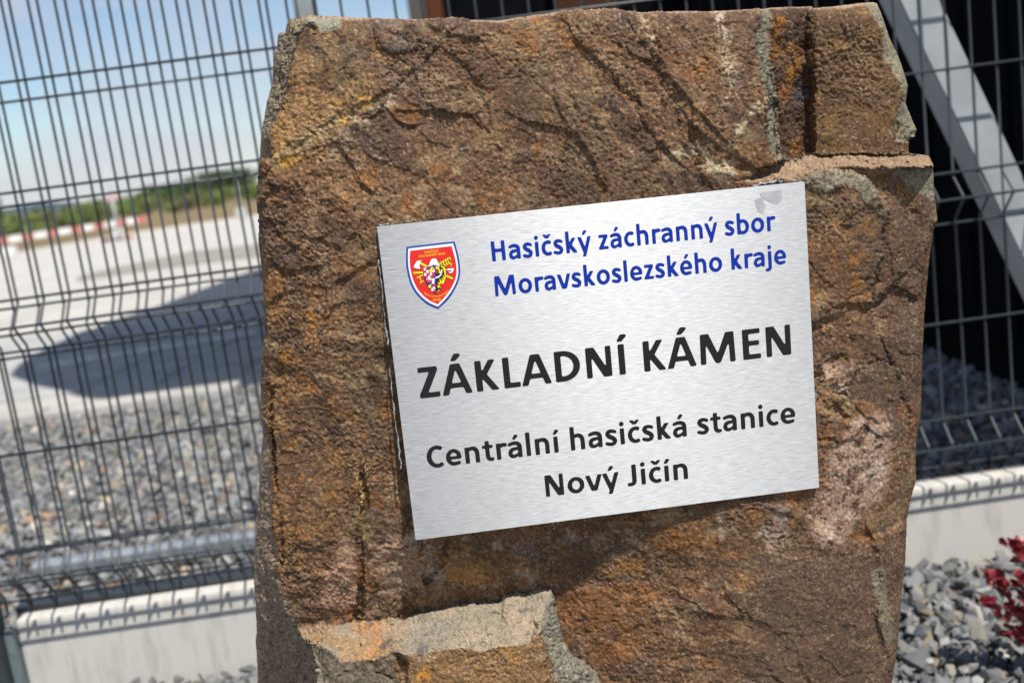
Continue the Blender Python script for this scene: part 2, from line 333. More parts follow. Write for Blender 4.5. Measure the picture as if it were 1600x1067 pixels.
    lay(sstep(.2, .5, fbm(P, 9, 4, .6, 68)+.25*n3)*.5, (.15, .125, .12))
    lay(sstep(.62, .9, r1)*(.25+.75*calm)*.45, (.085, .060, .052)); lay(sstep(.30, .08, r1)*(.25+.75*calm)*.45, (.31, .175, .085)); lay(sstep(.7, .95, r2)*.4, (.12, .075, .055)); lay(sstep(.25, .05, r2)*.4, (.29, .20, .12)); lay(sstep(.45, .5, r2)*sstep(.55, .5, r2)*.5, (.30, .125, .04))
    lay(sstep(.12, .5, fbm(P, 12, 5, .65, 72)+.3*n3)*.6, (.105, .075, .070)); lay(sstep(.15, .4, fbm(P, 24, 5, .7, 73)+.2*n4)*.55, (.36, .27, .17))
    och = pm([(455,70),(560,40),(620,70),(640,120),(560,180),(440,250),(405,260),(400,150)], 25)
    lay(och*sstep(-.35, .35, n2+n3)*.6, (.33, .205, .095)); lay(och*sstep(.12, .5, n5+.5*n4)*.6, (.43, .235, .07))
    lay(pm([(405,270),(470,270),(500,450),(480,600),(540,640),(540,820),(440,900),(405,700)], 30)*sstep(-.2, .4, n2+.7*n3)*.6, (.34, .19, .08))
    lay(pm([(420,500),(520,480),(500,700),(540,800),(450,830)], 30)*sstep(.1, .45, n5+.5*n4)*.7, (.45, .20, .045))
    d, _ = seg_dist(X, Y, [(436,248),(480,222),(530,190),(575,160),(610,140)]); lay(np.exp(-(d/12)**2)*sstep(-.3, .25, n3)*.8, (.42, .33, .20)); lay(np.exp(-((d-8)/9)**2)*sstep(0, .4, n5)*.8, (.52, .30, .07))
    lay(np.exp(-((x-625)/45)**2-((y-85)/60)**2)*sstep(-.3, .3, n3)*.6, (.15, .12, .13))
    for pts, w in [([(1118,15),(1132,60),(1138,110),(1140,150)], 11), ([(1008,25),(1018,60),(1026,85)], 8), ([(1133,240),(1150,205),(1172,180),(1190,158)], 7), ([(1040,240),(1080,235),(1110,262),(1140,255)], 10), ([(630,140),(620,150),(560,190)], 8), ([(1108,262),(1150,270)], 5)]:
        d, _ = seg_dist(X, Y, pts); lay(np.exp(-(d/w)**2)*sstep(-.1, .25, n3+.6*n4)*.9, (.46, .39, .28))
    grey = (.235, .215, .165)
    lay(mA*sstep(-.5, -.2, n3), grey); lay(mA*sstep(.05, .3, n5)*.6, (.10, .10, .09)); lay(mA*sstep(.1, .3, n2)*.5, (.32, .28, .20)); lay(mC*sstep(-.45, -.25, n5), (.27, .25, .185)); lay(mGf*sstep(-.35, 0, n3)*.85, (.27, .25, .19))
    lay(pm([(1385,266),(1470,255),(1470,318),(1440,300),(1405,278)], 4), grey); lay(pm([(470,20),(545,30),(530,45),(505,52),(480,42)], 3), (.27, .26, .21))
    lay(pm([(1216,232),(1250,245),(1240,262),(1214,258)], 3), grey)
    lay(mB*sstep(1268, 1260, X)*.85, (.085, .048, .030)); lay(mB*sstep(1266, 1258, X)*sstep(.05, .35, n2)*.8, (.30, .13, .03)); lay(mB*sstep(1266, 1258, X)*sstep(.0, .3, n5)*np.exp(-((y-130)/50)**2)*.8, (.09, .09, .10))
    lay(mB*sstep(1262, 1275, X)*(1-mC)*.6, (.165, .098, .048)); lay(mB*sstep(1262, 1275, X)*(1-mC)*sstep(0, .4, n5)*.6, (.25, .15, .06))
    lay(mD*.9, (.34, .24, .165)); lay(mD*sstep(.1, .4, n3)*.5, (.42, .34, .25))
    lay(mSt*.92, (.20, .165, .12)); lay(mSt*sstep(-.1, .3, lam)*.6, (.33, .26, .17)); lay(mSt*sstep(.3, .6, n5)*.8, (.22, .11, .04)); lay(mSt*sstep(.1, .5, -lam)*.7, (.10, .09, .085))
    lay(mSi*.9, (.27, .20, .15)); lay(mSi*sstep(0, .4, lamS)*.5, (.36, .27, .19)); lay(mSi*sstep(.2, .5, n5)*.6, (.14, .13, .12)); lay(mSi*sstep(.25, .6, -lamS)*.5, (.33, .32, .28))
    # ledge and the block below it
    led = mL*(fr < 1.0)*(1-q); lay(led*.95, (.335, .285, .215)); lay(led*sstep(-.1, .3, n6)*.5, (.42, .32, .24)); lay(led*sstep(.0, .35, -n6)*.6, (.25, .24, .20)); lay(led*sstep(.2, .5, fbm(P, 34, 4, .6, 74))*.6, (.17, .165, .15))
    lay(led*sstep(650, 590, X)*sstep(-.3, .1, n5)*.8, (.36, .23, .13)); lay(led*sstep(640, 560, X)*sstep(.0, .3, n2+.4*n3)*.6, (.46, .22, .07)); lay(led*sstep(.25, .4, n5)*.7, (.12, .12, .12))
    low = mL*(fr >= 1.0)*(1-q); lay(low*.9, (.26, .155, .075)); lay(low*sstep(.05, .35, n2+.4*n3)*.8, (.45, .20, .035)); lay(low*sstep(.1, .4, n5)*.6, (.32, .25, .16))
    lay(low*sstep(640, 610, X)*.85, (.13, .12, .095)); lay(low*sstep(640, 610, X)*sstep(.0, .3, n5)*.7, (.24, .21, .16))
    lay(mL*sstep(.05, .3, q)*.9, (.26, .25, .205)); lay(mL*q*sstep(.1, .4, n5)*.6, (.34, .32, .26))
    d, _ = seg_dist(X, Y, [(430,915),(440,945),(462,985),(485,1015),(498,1060),(506,1100)]); lay(np.exp(-(d/9)**2)*.8, (.30, .26, .19))
    lay(pm([(535,846),(550,850),(562,908),(558,943),(527,954),(496,947),(504,908),(523,869)], 4)*.9, (.37, .235, .165)); lay(np.exp(-((x-538)/10)**2-((y-922)/14)**2)*sstep(-.2, .2, n3), (.17, .15, .11))
    d, _ = seg_dist(X, Y, [(558,740),(563,780),(562,810),(568,840)]); lay(np.exp(-(d/4.5)**2)*.9, (.50, .34, .16))
    crust = pm([(1303,700),(1340,650),(1390,640),(1395,690),(1390,740),(1386,762),(1365,786),(1338,803),(1320,848),(1300,862),(1272,841),(1265,803),(1279,769)], 10)
    crust = np.maximum(crust, pm([(1190,830),(1228,786),(1226,840),(1205,870)], 6)); crust = np.maximum(crust, pm([(1285,560),(1330,570),(1320,620),(1290,600)], 8)*.8)
    crust = np.maximum(crust, pm([(585,850),(660,800),(690,890),(650,940),(590,930)], 12)*.6)
    lay(crust*sstep(-.30, -.02, n3+.3*n4)*.95, (.38, .265, .20)); lay(crust*sstep(.12, .42, n5+.4*n4)*.65, (.54, .46, .39))
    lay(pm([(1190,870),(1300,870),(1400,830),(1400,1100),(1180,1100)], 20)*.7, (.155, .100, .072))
    lay(pm([(870,930),(1000,900),(1030,1000),(960,1050),(890,1010)], 14)*sstep(-.3, .3, n2)*.75, (.27, .115, .045))
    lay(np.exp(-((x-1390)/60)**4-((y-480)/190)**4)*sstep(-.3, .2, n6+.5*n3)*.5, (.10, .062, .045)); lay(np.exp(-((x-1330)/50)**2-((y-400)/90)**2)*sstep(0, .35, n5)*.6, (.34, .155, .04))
    sh = pm([(650,850),(1270,775),(1230,850),(1000,900),(860,915),(680,935)], 10)
    lay(sh*sstep(0, .4, n2)*.6, (.13, .13, .14)); lay(sh*sstep(.1, .4, n6+.3*n3)*.7, (.36, .18, .06)); lay(sh*sstep(.15, .4, n5)*.6, (.36, .31, .24))
    lay(pm([(1255,700),(1285,690),(1300,760),(1262,765)], 8)*sstep(-.1, .2, n3)*.6, (.42, .16, .04)); lay(pm([(1380,880),(1392,940),(1402,1000),(1386,1010),(1374,950),(1362,900)], 3)*.85, (.23, .205, .145))
    # tilted top rim is paler
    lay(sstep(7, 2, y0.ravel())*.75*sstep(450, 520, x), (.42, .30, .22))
    # grains, flecks, filaments
    g = 1 + .85*n4 + .35*n3 + .30*rng.standard_normal(len(x)).astype(np.float32)*.6
    g = 1+(g-1)*(1-.55*smooth); col = col*np.clip(g, .35, 1.9)[:, None]
    tint = (rng.random((len(x), 3)).astype(np.float32)-.5)*.16; col = col*(1+tint)
    fl = rng.random(len(x)) < .004*(1+2*sstep(0, .4, n2)); lay(fl*.6, (.50, .43, .34))
    fl = sstep(.50, .60, fbm(P, 330, 1, .5, 70)); lay(fl*.45, (.50, .40, .29)); fl = sstep(.50, .6, fbm(P, 300, 1, .5, 71)); lay(fl*.5, (.06, .04, .035))
    lum = col @ C(.3, .59, .11); col = (lum[:, None] + (col-lum[:, None])*1.10)*C(.99, .975, .95)*(.80+.36*sstep(.03, .30, lum))[:, None]
    col = np.clip(col*.80, .008, .75)
    # ---------------- close the solid: rim backwards, back face, base in the gravel
    V = [P2]; Cc = [col]; F = []
    idx = np.arange(nx*ny).reshape(ny, nx)
    F.append(np.stack([idx[:-1, :-1], idx[1:, :-1], idx[1:, 1:], idx[:-1, 1:]], -1).reshape(-1, 4))
    # lower skirt straight down to below the gravel, flaring a little
    last = idx[-1]; base = nx*ny; bot = P2[last]
    kx = 60; sk = []
    for k in range(1, kx+1):
        f = k/kx; z = bot[:, 2]*(1-f) + (-.06)*f
        q_ = bot + np.outer(np.full(nx, 1), -PN*(-1))*(.03*f) ; q_ = q_.copy(); q_[:, 2] = z; q_ += PU*((np.linspace(-.5, .5, nx)*.05*f)[:, None])
        q_ += min(1, k/6)*.012*np.stack([fbm(q_, 14, 4, .6, s_) for s_ in (80, 81, 82)], 1); sk.append(q_)
    V += sk; Cc += [(np.tile(C(.15, .095, .062), (nx, 1))*np.clip(1+.9*fbm(q__, 30, 4, .65, 94)+.5*fbm(q__, 200, 2, .6, 95), .3, 2)[:, None]).astype(np.float32) for q__ in sk]
    rows = [last] + [base + k*nx + np.arange(nx) for k in range(kx)]; base += kx*nx
    for r0, r1_ in zip(rows[:-1], rows[1:]): F.append(np.stack([r0[:-1], r1_[:-1], r1_[1:], r0[1:]], -1))
    # loop: bottom-left up the left side, along the top, down the right side
    left = np.concatenate([[r[0] for r in rows[::-1]], idx[:-1, 0][::-1]]); right = np.concatenate([idx[1:, -1], [r[-1] for r in rows[1:]]])
    loop = np.concatenate([left, idx[0, 1:], right]).astype(int)
    allV = np.concatenate(V); ring = allV[loop]; cen = ring.mean(0); prev = loop
    for k, dep in enumerate(list(np.linspace(.003, .24, 62)**1.0) + [.252, .262]):
        inw = 1 - .02*k/62 - (.10 if k == 62 else .22 if k == 63 else 0)
        q_ = ring - PN*dep; d_ = q_ - (cen - PN*dep); d_[:, 2] *= 1; q_ = cen - PN*dep + d_*inw
        q_ = q_ + .014*min(1, (k+1)/8)*np.stack([fbm(q_, 12, 5, .6, s_) for s_ in (90, 91, 92)], 1)
        ids = base + np.arange(len(loop)); base += len(loop); V.append(q_)
        cb = np.tile(C(.17, .115, .075), (len(loop), 1))*np.clip(1+.9*fbm(q_, 24, 4, .65, 93)+.5*fbm(q_, 190, 2, .6, 96), .3, 2)[:, None]; Cc.append(cb.astype(np.float32))
        F.append(np.stack([prev[:-1], ids[:-1], ids[1:], prev[1:]], -1)[:, ::-1]); prev = ids
    cb = cen - PN*.27; V.append(cb[None]); Cc.append(C(.2, .13, .08)[None])
    V = np.concatenate(V); Cc = np.concatenate(Cc); F = np.concatenate(F)
    cap = np.stack([prev[:-1], np.full(len(prev)-1, base), prev[1:], prev[1:]], -1)
    me = mesh_np('memorial_stone', V, F, True)
    # back cap as triangles in a second pass
    import bmesh
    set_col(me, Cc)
    mcap = mesh_np('cap', V[np.r_[prev, base]], np.stack([np.arange(len(prev)-1), np.full(len(prev)-1, len(prev)), np.arange(1, len(prev))], -1), False)
    set_col(mcap, Cc[np.r_[prev, base]])
    bm = bmesh.new(); bm.from_mesh(me); bm.from_mesh(mcap); bm.to_mesh(me); bm.free(); bpy.data.meshes.remove(mcap)
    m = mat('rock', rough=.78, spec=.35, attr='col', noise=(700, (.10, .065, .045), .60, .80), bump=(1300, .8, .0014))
    o = link('memorial_stone', me, m)
    tag(o, 'large rough rust brown rock slab standing upright with a metal plate fixed on it', 'stone')
    return o
stone = build_stone()

# ------------------------------------------------------------------ lettering: bold humanist glyphs drawn as strokes, filled and rounded
def arc(cx, cy, rx, ry, a0, a1, n=18, wv=.126, wh=.104):
    r = []
    for k in range(n+1):
        a = math.radians(a0+(a1-a0)*k/n); r.append((cx+rx*math.cos(a), cy+ry*math.sin(a), wv*math.cos(a)**2+wh*math.sin(a)**2))
    return r
def bez(p, n=12, w=(.12, .1)):
    r = []
    for k in range(n+1):
        t = k/n; q = [np.array(v, float) for v in p]
        while len(q) > 1: q = [q[i]*(1-t)+q[i+1]*t for i in range(len(q)-1)]
        r.append((q[0][0], q[0][1], w[0]*(1-t)+w[-1]*t if len(w) == 2 else np.interp(t, np.linspace(0, 1, len(w)), w)))
    return r
def cat(p, w, n=6):
    r = []; p = [np.array(q, float) for q in p]; m = len(p)-1
    for i in range(m):
        a, b, c, d = p[max(i-1, 0)], p[i], p[i+1], p[min(i+2, m)]
        for k in range(n + (i == m-1)):
            t = k/n; q = .5*(2*b+(c-a)*t+(2*a-5*b+4*c-d)*t*t+(3*b-a-3*c+d)*t**3); r.append((q[0], q[1], float(np.interp((i+t)/m, np.linspace(0, 1, len(w)), w))))
    return r
def st(x, y0, y1, w=.126): return [(x, y0, w), (x, y1, w)]
def bar(y, x0, x1, w=.102): return [(x0, y, w), (x1, y, w)]
ARCH = lambda x1: cat([(.115, .335), (.19, .405), (.272, .428), (.355, .405), (.402, .335), (x1, .25)], (.06, .09, .108, .118, .122, .122)) + [(x1, 0, .122)]
# glyph: (advance, strokes, (clip low, clip high))
GL = {
 'H': (.63, [st(.143, 0, .632), st(.487, 0, .632), bar(.335, .143, .487)], (0, .632)),
 'M': (.874, [[(.135, 0, .112), (.150, .632, .112)], [(.739, 0, .112), (.724, .632, .112)], [(.175, .66, .145), (.437, .04, .125)], [(.699, .66, .145), (.437, .04, .125)], bar(.052, .40, .474, .104), bar(.588, .10, .20, .088), bar(.588, .674, .774, .088)], (0, .632)),
 'Z': (.472, [bar(.580, .045, .420), [(.375, .60, .135), (.095, .03, .135)], bar(.052, .038, .437)], (0, .632)),
 'A': (.606, [[(.055, -.04, .122), (.285, .66, .122)], [(.551, -.04, .122), (.321, .66, .122)], bar(.185, .16, .45, .098), bar(.59, .26, .346, .084)], (0, .632)),
 'K': (.547, [st(.143, 0, .632), [(.225, .315, .114), (.462, .70, .114)], [(.222, .350, .120), (.492, -.05, .120)]], (0, .632)),
 'L': (.423, [st(.143, 0, .632), bar(.052, .143, .405)], (0, .632)),
 'D': (.63, [st(.143, 0, .632), [(.143, .580, .104), (.24, .580, .104)] + arc(.24, .316, .276, .264, 90, -90, 24, .134, .104) + [(.143, .052, .104)]], (0, .632)),
 'N': (.66, [st(.132, 0, .632, .112), st(.528, 0, .632, .112), [(.150, .66, .140), (.510, -.03, .140)], bar(.59, .10, .19, .084), bar(.042, .47, .56, .084)], (0, .632)),
 'I': (.267, [st(.133, 0, .632)], (0, .632)),
 'E': (.488, [st(.143, 0, .632), bar(.582, .143, .442, .100), bar(.335, .143, .420, .096), bar(.050, .143, .446, .100)], (0, .632)),
 'C': (.529, [arc(.325, .316, .225, .270, 52, 308, 24, .136, .108)], (-.02, .65)),
 'J': (.331, [[(.200, .632, .126), (.200, .16, .126)] + bez([(.200, .16), (.200, .04), (.12, .035), (.015, .05)], 10, (.126, .115, .10, .10))], (-.02, .632)),
 'a': (.494, [cat([(.072, .392), (.205, .428), (.320, .408), (.372, .345), (.378, .27)], (.090, .104, .112, .118, .118)) + [(.378, 0, .115)], [(.378, .262, .082), (.25, .264, .09)] + cat([(.25, .264), (.140, .232), (.098, .145), (.130, .062), (.205, .042), (.285, .075), (.345, .125)], (.09, .110, .118, .108, .095, .08, .07)) + [(.378, .12, .07)]], (-.012, .482)),
 'b': (.537, [st(.128, 0, .69, .122), arc(.266, .235, .168, .192, 128, -128, 24, .126, .102)], (-.012, .69)),
 'c': (.418, [arc(.262, .235, .165, .192, 54, 306, 20, .124, .104)], (-.012, .482)),
 'e': (.503, [[(.10, .222, .082), (.42, .222, .082)], [(.408, .20, .118)] + arc(.252, .235, .158, .192, 0, 285, 24, .12, .102) + bez([(.293, .049), (.36, .05), (.42, .078)], 4, (.10, .092))], (-.012, .482)),
 'h': (.537, [st(.128, 0, .69, .122), ARCH(.412)], (0, .69)),
 'i': (.246, [st(.123, 0, .47, .122), [(.121, .600, .135), (.125, .600, .135)]], (0, .69)),
 'ı': (.246, [st(.123, 0, .47, .122)], (0, .47)),
 'j': (.255, [[(.133, .47, .122), (.133, -.03, .122)] + bez([(.133, -.03), (.133, -.14), (.07, -.135), (-.02, -.13)], 8, (.122, .11, .095)), [(.131, .600, .135), (.135, .600, .135)]], (-.19, .69)),
 'k': (.479, [st(.128, 0, .69, .122), [(.185, .22, .112), (.385, .52, .112), 'x'], [(.19, .27, .122), (.425, -.05, .122)]], (0, .69)),
 'l': (.246, [st(.123, 0, .69, .122)], (0, .69)),
 'n': (.537, [st(.128, 0, .47, .122), ARCH(.412)], (0, .48)),
 'o': (.538, [arc(.269, .235, .172, .192, 0, 360, 30, .128, .105)], (-.012, .482)),
 'r': (.355, [st(.128, 0, .47, .122), cat([(.118, .30), (.175, .375), (.245, .418), (.336, .415)], (.07, .095, .108, .110))], (0, .482)),
 's': (.399, [cat([(.334, .393), (.235, .428), (.135, .415), (.096, .348), (.145, .278), (.245, .218), (.306, .145), (.275, .065), (.180, .042), (.050, .078)], (.086, .1, .108, .116, .124, .126, .118, .110, .102, .094))], (-.012, .482)),
 't': (.347, [[(.165, .585, .12), (.165, .16, .12)] + bez([(.165, .16), (.165, .03), (.25, .035), (.325, .05)], 8, (.12, .108, .088)), bar(.420, .022, .322, .088)], (-.012, .60)),
 'v': (.473, [[(.050, .51, .120), (.222, -.02, .116)], [(.423, .51, .120), (.251, -.02, .116)], bar(.04, .20, .272, .08)], (0, .47)),
 'y': (.474, [[(.050, .51, .120), (.238, -.02, .120)], [(.426, .51, .118), (.188, -.20, .112)]], (-.160, .47)),
 'z': (.397, [bar(.425, .040, .352, .090), [(.310, .44, .125), (.085, .02, .125)], bar(.046, .032, .366, .090)], (0, .47)),
}
ACC = {'á': ('a', 'A', .255), 'é': ('e', 'A', .262), 'ý': ('y', 'A', .240), 'í': ('ı', 'A', .130), 'č': ('c', 'C', .245), 'Á': ('A', 'B', .31), 'Í': ('I', 'B', .14)}
def glyph_mesh(ch):
    """returns (advance, verts (n,2), quads/tris as list) for one glyph, in em"""
    base, acc, ax = ACC.get(ch, (ch, None, 0)); adv, strokes, (lo, hi) = GL[base]
    h = .0125; xs = np.arange(-.08, adv+.10, h); ys = np.arange(-.24, .88, h); gx, gy = np.meshgrid(xs, ys)
    def sdf(strokes, lo, hi):
        D = np.full(gx.shape, 9.)
        for s_ in strokes:
            top = hi
            if s_[-1] == 'x': s_ = s_[:-1]; top = .47
            d = np.full(gx.shape, 9.)
            for i, ((ax_, ay, aw), (bx, by, bw)) in enumerate(zip(s_[:-1], s_[1:])):
                dx, dy = bx-ax_, by-ay; ln = math.hypot(dx, dy)
                if ln < 1e-6: continue
                dx /= ln; dy /= ln; t = (gx-ax_)*dx+(gy-ay)*dy; p = np.abs((gx-ax_)*dy-(gy-ay)*dx); tt = np.clip(t/ln, 0, 1); w = (aw+(bw-aw)*tt)/2
                if len(s_) == 2 and ln < .01: d = np.minimum(d, np.hypot(gx-ax_, gy-ay)-aw/2); continue
                d = np.minimum(d, np.maximum(p-w, np.maximum(-t, t-ln)))
                if i: d = np.minimum(d, np.hypot(gx-ax_, gy-ay)-aw/2)
            D = np.minimum(D, np.maximum(d, gy-top))
        return np.maximum(D, np.maximum(lo-gy, gy-hi))
    D = sdf(strokes, lo, hi)
    if acc == 'A': D = np.minimum(D, sdf([[(ax-.045, .525, .075), (ax+.055, .672, .115)]], .535, .672))
    if acc == 'B': D = np.minimum(D, sdf([[(ax-.055, .675, .08), (ax+.075, .845, .135)]], .690, .835))
    if acc == 'C': D = np.minimum(D, sdf([[(ax-.118, .690, .085), (ax, .555, .085)], [(ax+.118, .690, .085), (ax, .555, .085)]], .540, .672))
    cov = np.clip(.5-(D-.0008)/(2*h), 0, 1)
    for _ in range(2):
        p = np.pad(cov, 1, mode='edge'); cov = (p[:-2, 1:-1]+p[2:, 1:-1]+2*p[1:-1, 1:-1])/4; p = np.pad(cov, 1, mode='edge'); cov = (p[1:-1, :-2]+p[1:-1, 2:]+2*p[1:-1, 1:-1])/4
    V = []; F = []; ny_, nx_ = cov.shape; ins = cov > .5
    for j in range(ny_-1):
        i = 0
        while i < nx_-1:
            c4 = (ins[j, i], ins[j, i+1], ins[j+1, i+1], ins[j+1, i])
            if all(c4):
                k = i
                while k < nx_-1 and ins[j, k+1] and ins[j+1, k+1]: k += 1
                b = len(V); V += [(xs[i], ys[j]), (xs[k], ys[j]), (xs[k], ys[j+1]), (xs[i], ys[j+1])]; F.append((b, b+1, b+2, b+3)); i = k; continue
            if any(c4):
                P = [(xs[i], ys[j], cov[j, i]), (xs[i+1], ys[j], cov[j, i+1]), (xs[i+1], ys[j+1], cov[j+1, i+1]), (xs[i], ys[j+1], cov[j+1, i])]; poly = []
                for a in range(4):
                    p, q = P[a], P[(a+1) % 4]
                    if p[2] > .5: poly.append(p[:2])
                    if (p[2] > .5) != (q[2] > .5):
                        t = (.5-p[2])/(q[2]-p[2]); poly.append((p[0]+(q[0]-p[0])*t, p[1]+(q[1]-p[1])*t))
                if len(poly) >= 3: b = len(V); V += poly; F.append(tuple(range(b, b+len(poly))))
            i += 1
    return adv, V, F
_gc = {}
def text_line(txt, x0, x1, base, em, name, m, parent, z):
    """one line of lettering between x0 and x1 (outer edges of the ink, metres on the plate)"""
    for ch in set(txt.replace(' ', '')):
        if ch not in _gc: _gc[ch] = glyph_mesh(ch)
    adv = lambda ch: .226 if ch == ' ' else _gc[ch][0]
    pos = []; p = 0
    for ch in txt: pos.append(p); p += adv(ch)
    ink0 = min(v[0] for v in _gc[txt[0]][1]); ink1 = pos[-1]+max(v[0] for v in _gc[txt[-1]][1]); sx = (x1-x0)/(ink1-ink0)
    print('text', txt, round(sx/em, 3)); mb = MB()
    for ch, q in zip(txt, pos):
        if ch == ' ': continue
        _, V, F = _gc[ch]; mb.add([(x0+(q-ink0+vx)*sx, base+vy*em, z) for vx, vy in V], F)
    return mb.build(name, m, parent)

# ------------------------------------------------------------------ the plate
plaque_m = Matrix(((PU[0], PV[0], PN[0], PO[0]), (PU[1], PV[1], PN[1], PO[1]), (PU[2], PV[2], PN[2], PO[2]), (0, 0, 0, 1)))
def alu():
    m = bpy.data.materials.new('brushed_aluminium'); m.use_nodes = True; t = m.node_tree; n = t.nodes; l = t.links; b = n['Principled BSDF']
    b.inputs['Metallic'].default_value = .93; b.inputs['Roughness'].default_value = .40; b.inputs['Anisotropic'].default_value = .86; b.inputs['Anisotropic Rotation'].default_value = .25
    c = n.new('ShaderNodeTexCoord'); tg = n.new('ShaderNodeTangent'); tg.direction_type = 'UV_MAP'; tg.uv_map = 'UVMap'; l.new(tg.outputs[0], b.inputs['Tangent'])
    def streak(sc, det, scale):
        mp_ = n.new('ShaderNodeMapping'); mp_.inputs['Scale'].default_value = scale; mp_.inputs['Rotation'].default_value = (0, 0, math.radians(-1.5)); l.new(c.outputs['Object'], mp_.inputs[0])
        z = n.new('ShaderNodeTexNoise'); z.inputs['Scale'].default_value = sc; z.inputs['Detail'].default_value = det; z.inputs['Roughness'].default_value = .6; l.new(mp_.outputs[0], z.inputs[0]); return z.outputs[0]
    a = streak(60, 5, (1.0, 24, 1)); f = streak(160, 3, (.6, 9, 1)); big = streak(9, 3, (1, 1.6, 1))
    ma = n.new('ShaderNodeMath'); ma.operation = 'ADD'; l.new(a, ma.inputs[0]); l.new(f, ma.inputs[1])
    r = n.new('ShaderNodeMapRange'); r.inputs[1].default_value = .76; r.inputs[2].default_value = 1.24; r.inputs[3].default_value = 0; r.inputs[4].default_value = 1; l.new(ma.outputs[0], r.inputs[0])
    x = n.new('ShaderNodeMixRGB'); x.inputs[1].default_value = (.335, .35, .375, 1); x.inputs[2].default_value = (.545, .555, .575, 1); l.new(r.outputs[0], x.inputs[0]); l.new(x.outputs[0], b.inputs['Base Color'])
    r2 = n.new('ShaderNodeMapRange'); r2.inputs[1].default_value = .3; r2.inputs[2].default_value = .7; r2.inputs[3].default_value = .50; r2.inputs[4].default_value = .54; l.new(big, r2.inputs[0]); l.new(r2.outputs[0], b.inputs['Roughness'])
    bu = n.new('ShaderNodeBump'); bu.inputs['Strength'].default_value = .2; bu.inputs['Distance'].default_value = .0002; l.new(ma.outputs[0], bu.inputs['Height']); l.new(bu.outputs[0], b.inputs['Normal'])
    return m
pl = MB().box((0, 0, -.004), (.4, .3, 0))
me = pl.mesh('name_plate'); uv = me.uv_layers.new(name='UVMap')
for lp in me.loops: v = me.vertices[lp.vertex_index].co; uv.data[lp.index].uv = (v.x*2.5, v.y*2.5)
plaque = link('name_plate', me, alu()); plaque.matrix_world = plaque_m
tag(plaque, 'brushed metal plate with crest and blue and black lettering fixed on the brown rock', 'plaque')
LB = mat('print_blue', (.001, .026, .30), .5, spec=.25, noise=(900, (.004, .030, .28), .5, .8, (.05, 1, 1))); LK = mat('print_black', (.012, .011, .011), .5, spec=.25, noise=(900, (.024, .023, .024), .45, .8, (.05, 1, 1)))
e = .0289
text_line('Hasičský záchranný sbor', .1010, .3702, .2576, e, 'lettering', LB, plaque, .0002)
text_line('Moravskoslezského kraje', .1005, .3786, .2252, e, 'lettering', LB, plaque, .0002)
text_line('ZÁKLADNÍ KÁMEN', .0205, .3788, .1374, .0462, 'lettering', LK, plaque, .0002)
text_line('Centrální hasičská stanice', .0198, .3796, .0692, .0335, 'lettering', LK, plaque, .0002)
text_line('Nový Jičín', .1292, .2693, .0266, .0335, 'lettering', LK, plaque, .0002)

# crest, drawn in a 1138 px wide close-up of it
def cr(x, y): return (np.interp(0, [0], [0]), 0)
_r0 = np.array([(0, 0), (1138, 0), (1138, 1067), (0, 1067)], float)
def crest_xy(x, y):
    r = ray(600+x/7.1125, 350+y/7.1125); Pp = r*(((PO-EYE) @ PN)/(r @ PN)) + EYE; d = Pp-PO; return d @ PU, d @ PV
def flat(mb, pts, z): mb.add([(*crest_xy(*p), z) for p in pts][::-1], [tuple(range(len(pts)))]); return mb
def curve_pts(pts, n=5):
    """Catmull-Rom through a closed-ish side list"""
    r = []
    for i in range(len(pts)-1):
        p0, p1, p2, p3 = [np.array(pts[max(0, min(len(pts)-1, k))], float) for k in (i-1, i, i+1, i+2)]
        for k in range(n):
            t = k/n; r.append(tuple(.5*((2*p1)+(-p0+p2)*t+(2*p0-5*p1+4*p2-p3)*t*t+(-p0+3*p1-3*p2+p3)*t**3)))
    return r + [tuple(pts[-1])]
def strip(mb, a, b, w, z):
    a = np.array(a, float); b = np.array(b, float); t = b-a; t /= np.linalg.norm(t); nn = np.array([-t[1], t[0]])*w/2
    return flat(mb, [a-nn, b-nn, b+nn, a+nn], z)
CB = mat('crest_blue', (.006, .045, .33), .4); CW = mat('crest_white', (.78, .80, .82), .4); CR = mat('crest_red', (.72, .016, .010), .4); CYe = mat('crest_yellow', (.83, .68, .01), .4); CKk = mat('crest_black', (.012, .012, .014), .4)
right = [(783,193),(822,330),(845,470),(840,590),(795,710),(715,835),(600,943)]; leftp = [(600,943),(490,895),(400,822),(330,735),(280,620),(250,480),(245,380),(248,255)]
emb = flat(MB(), curve_pts(right) + curve_pts(leftp)[1:-1] + [(248,255)], .00025).build('crest', CB, plaque)
emb['label'] = 'red and blue shield crest with a white helmet, axes and ladder'
flat(MB(), curve_pts([(768,214),(803,340),(824,470),(820,585),(777,700),(700,815),(600,918)]) + curve_pts([(600,918),(500,873),(415,805),(348,722),(300,612),(271,475),(266,380),(268,273)])[1:], .00040).build('shield_rim', CW, emb)
flat(MB(), curve_pts([(750,247),(783,360),(804,470),(801,575),(760,685),(690,790),(598,890)]) + curve_pts([(598,890),(510,850),(432,788),(368,710),(320,605),(292,475),(287,380),(292,298)])[1:], .00055).build('shield_field', CR, emb)
y_ = MB(); k_ = MB()
for a, b, w in [((362,412),(480,474),24), ((690,572),(762,606),22), ((326,543),(436,536),22), ((684,508),(712,504),18), ((600,446),(700,390),14), ((700,390),(722,374),14), ((722,372),(740,384),14), ((738,384),(736,402),12),
                ((640,480),(735,430),14), ((735,432),(752,446),14), ((748,446),(742,466),12), ((632,432),(648,478),12), ((656,420),(676,470),12), ((684,405),(700,458),12), ((706,395),(724,440),12),
                ((364,598),(434,562),14), ((398,656),(440,632),14), ((394,586),(420,648),12)]:
    strip(k_, a, b, w+8, .00070); strip(y_, a, b, w, .00078)
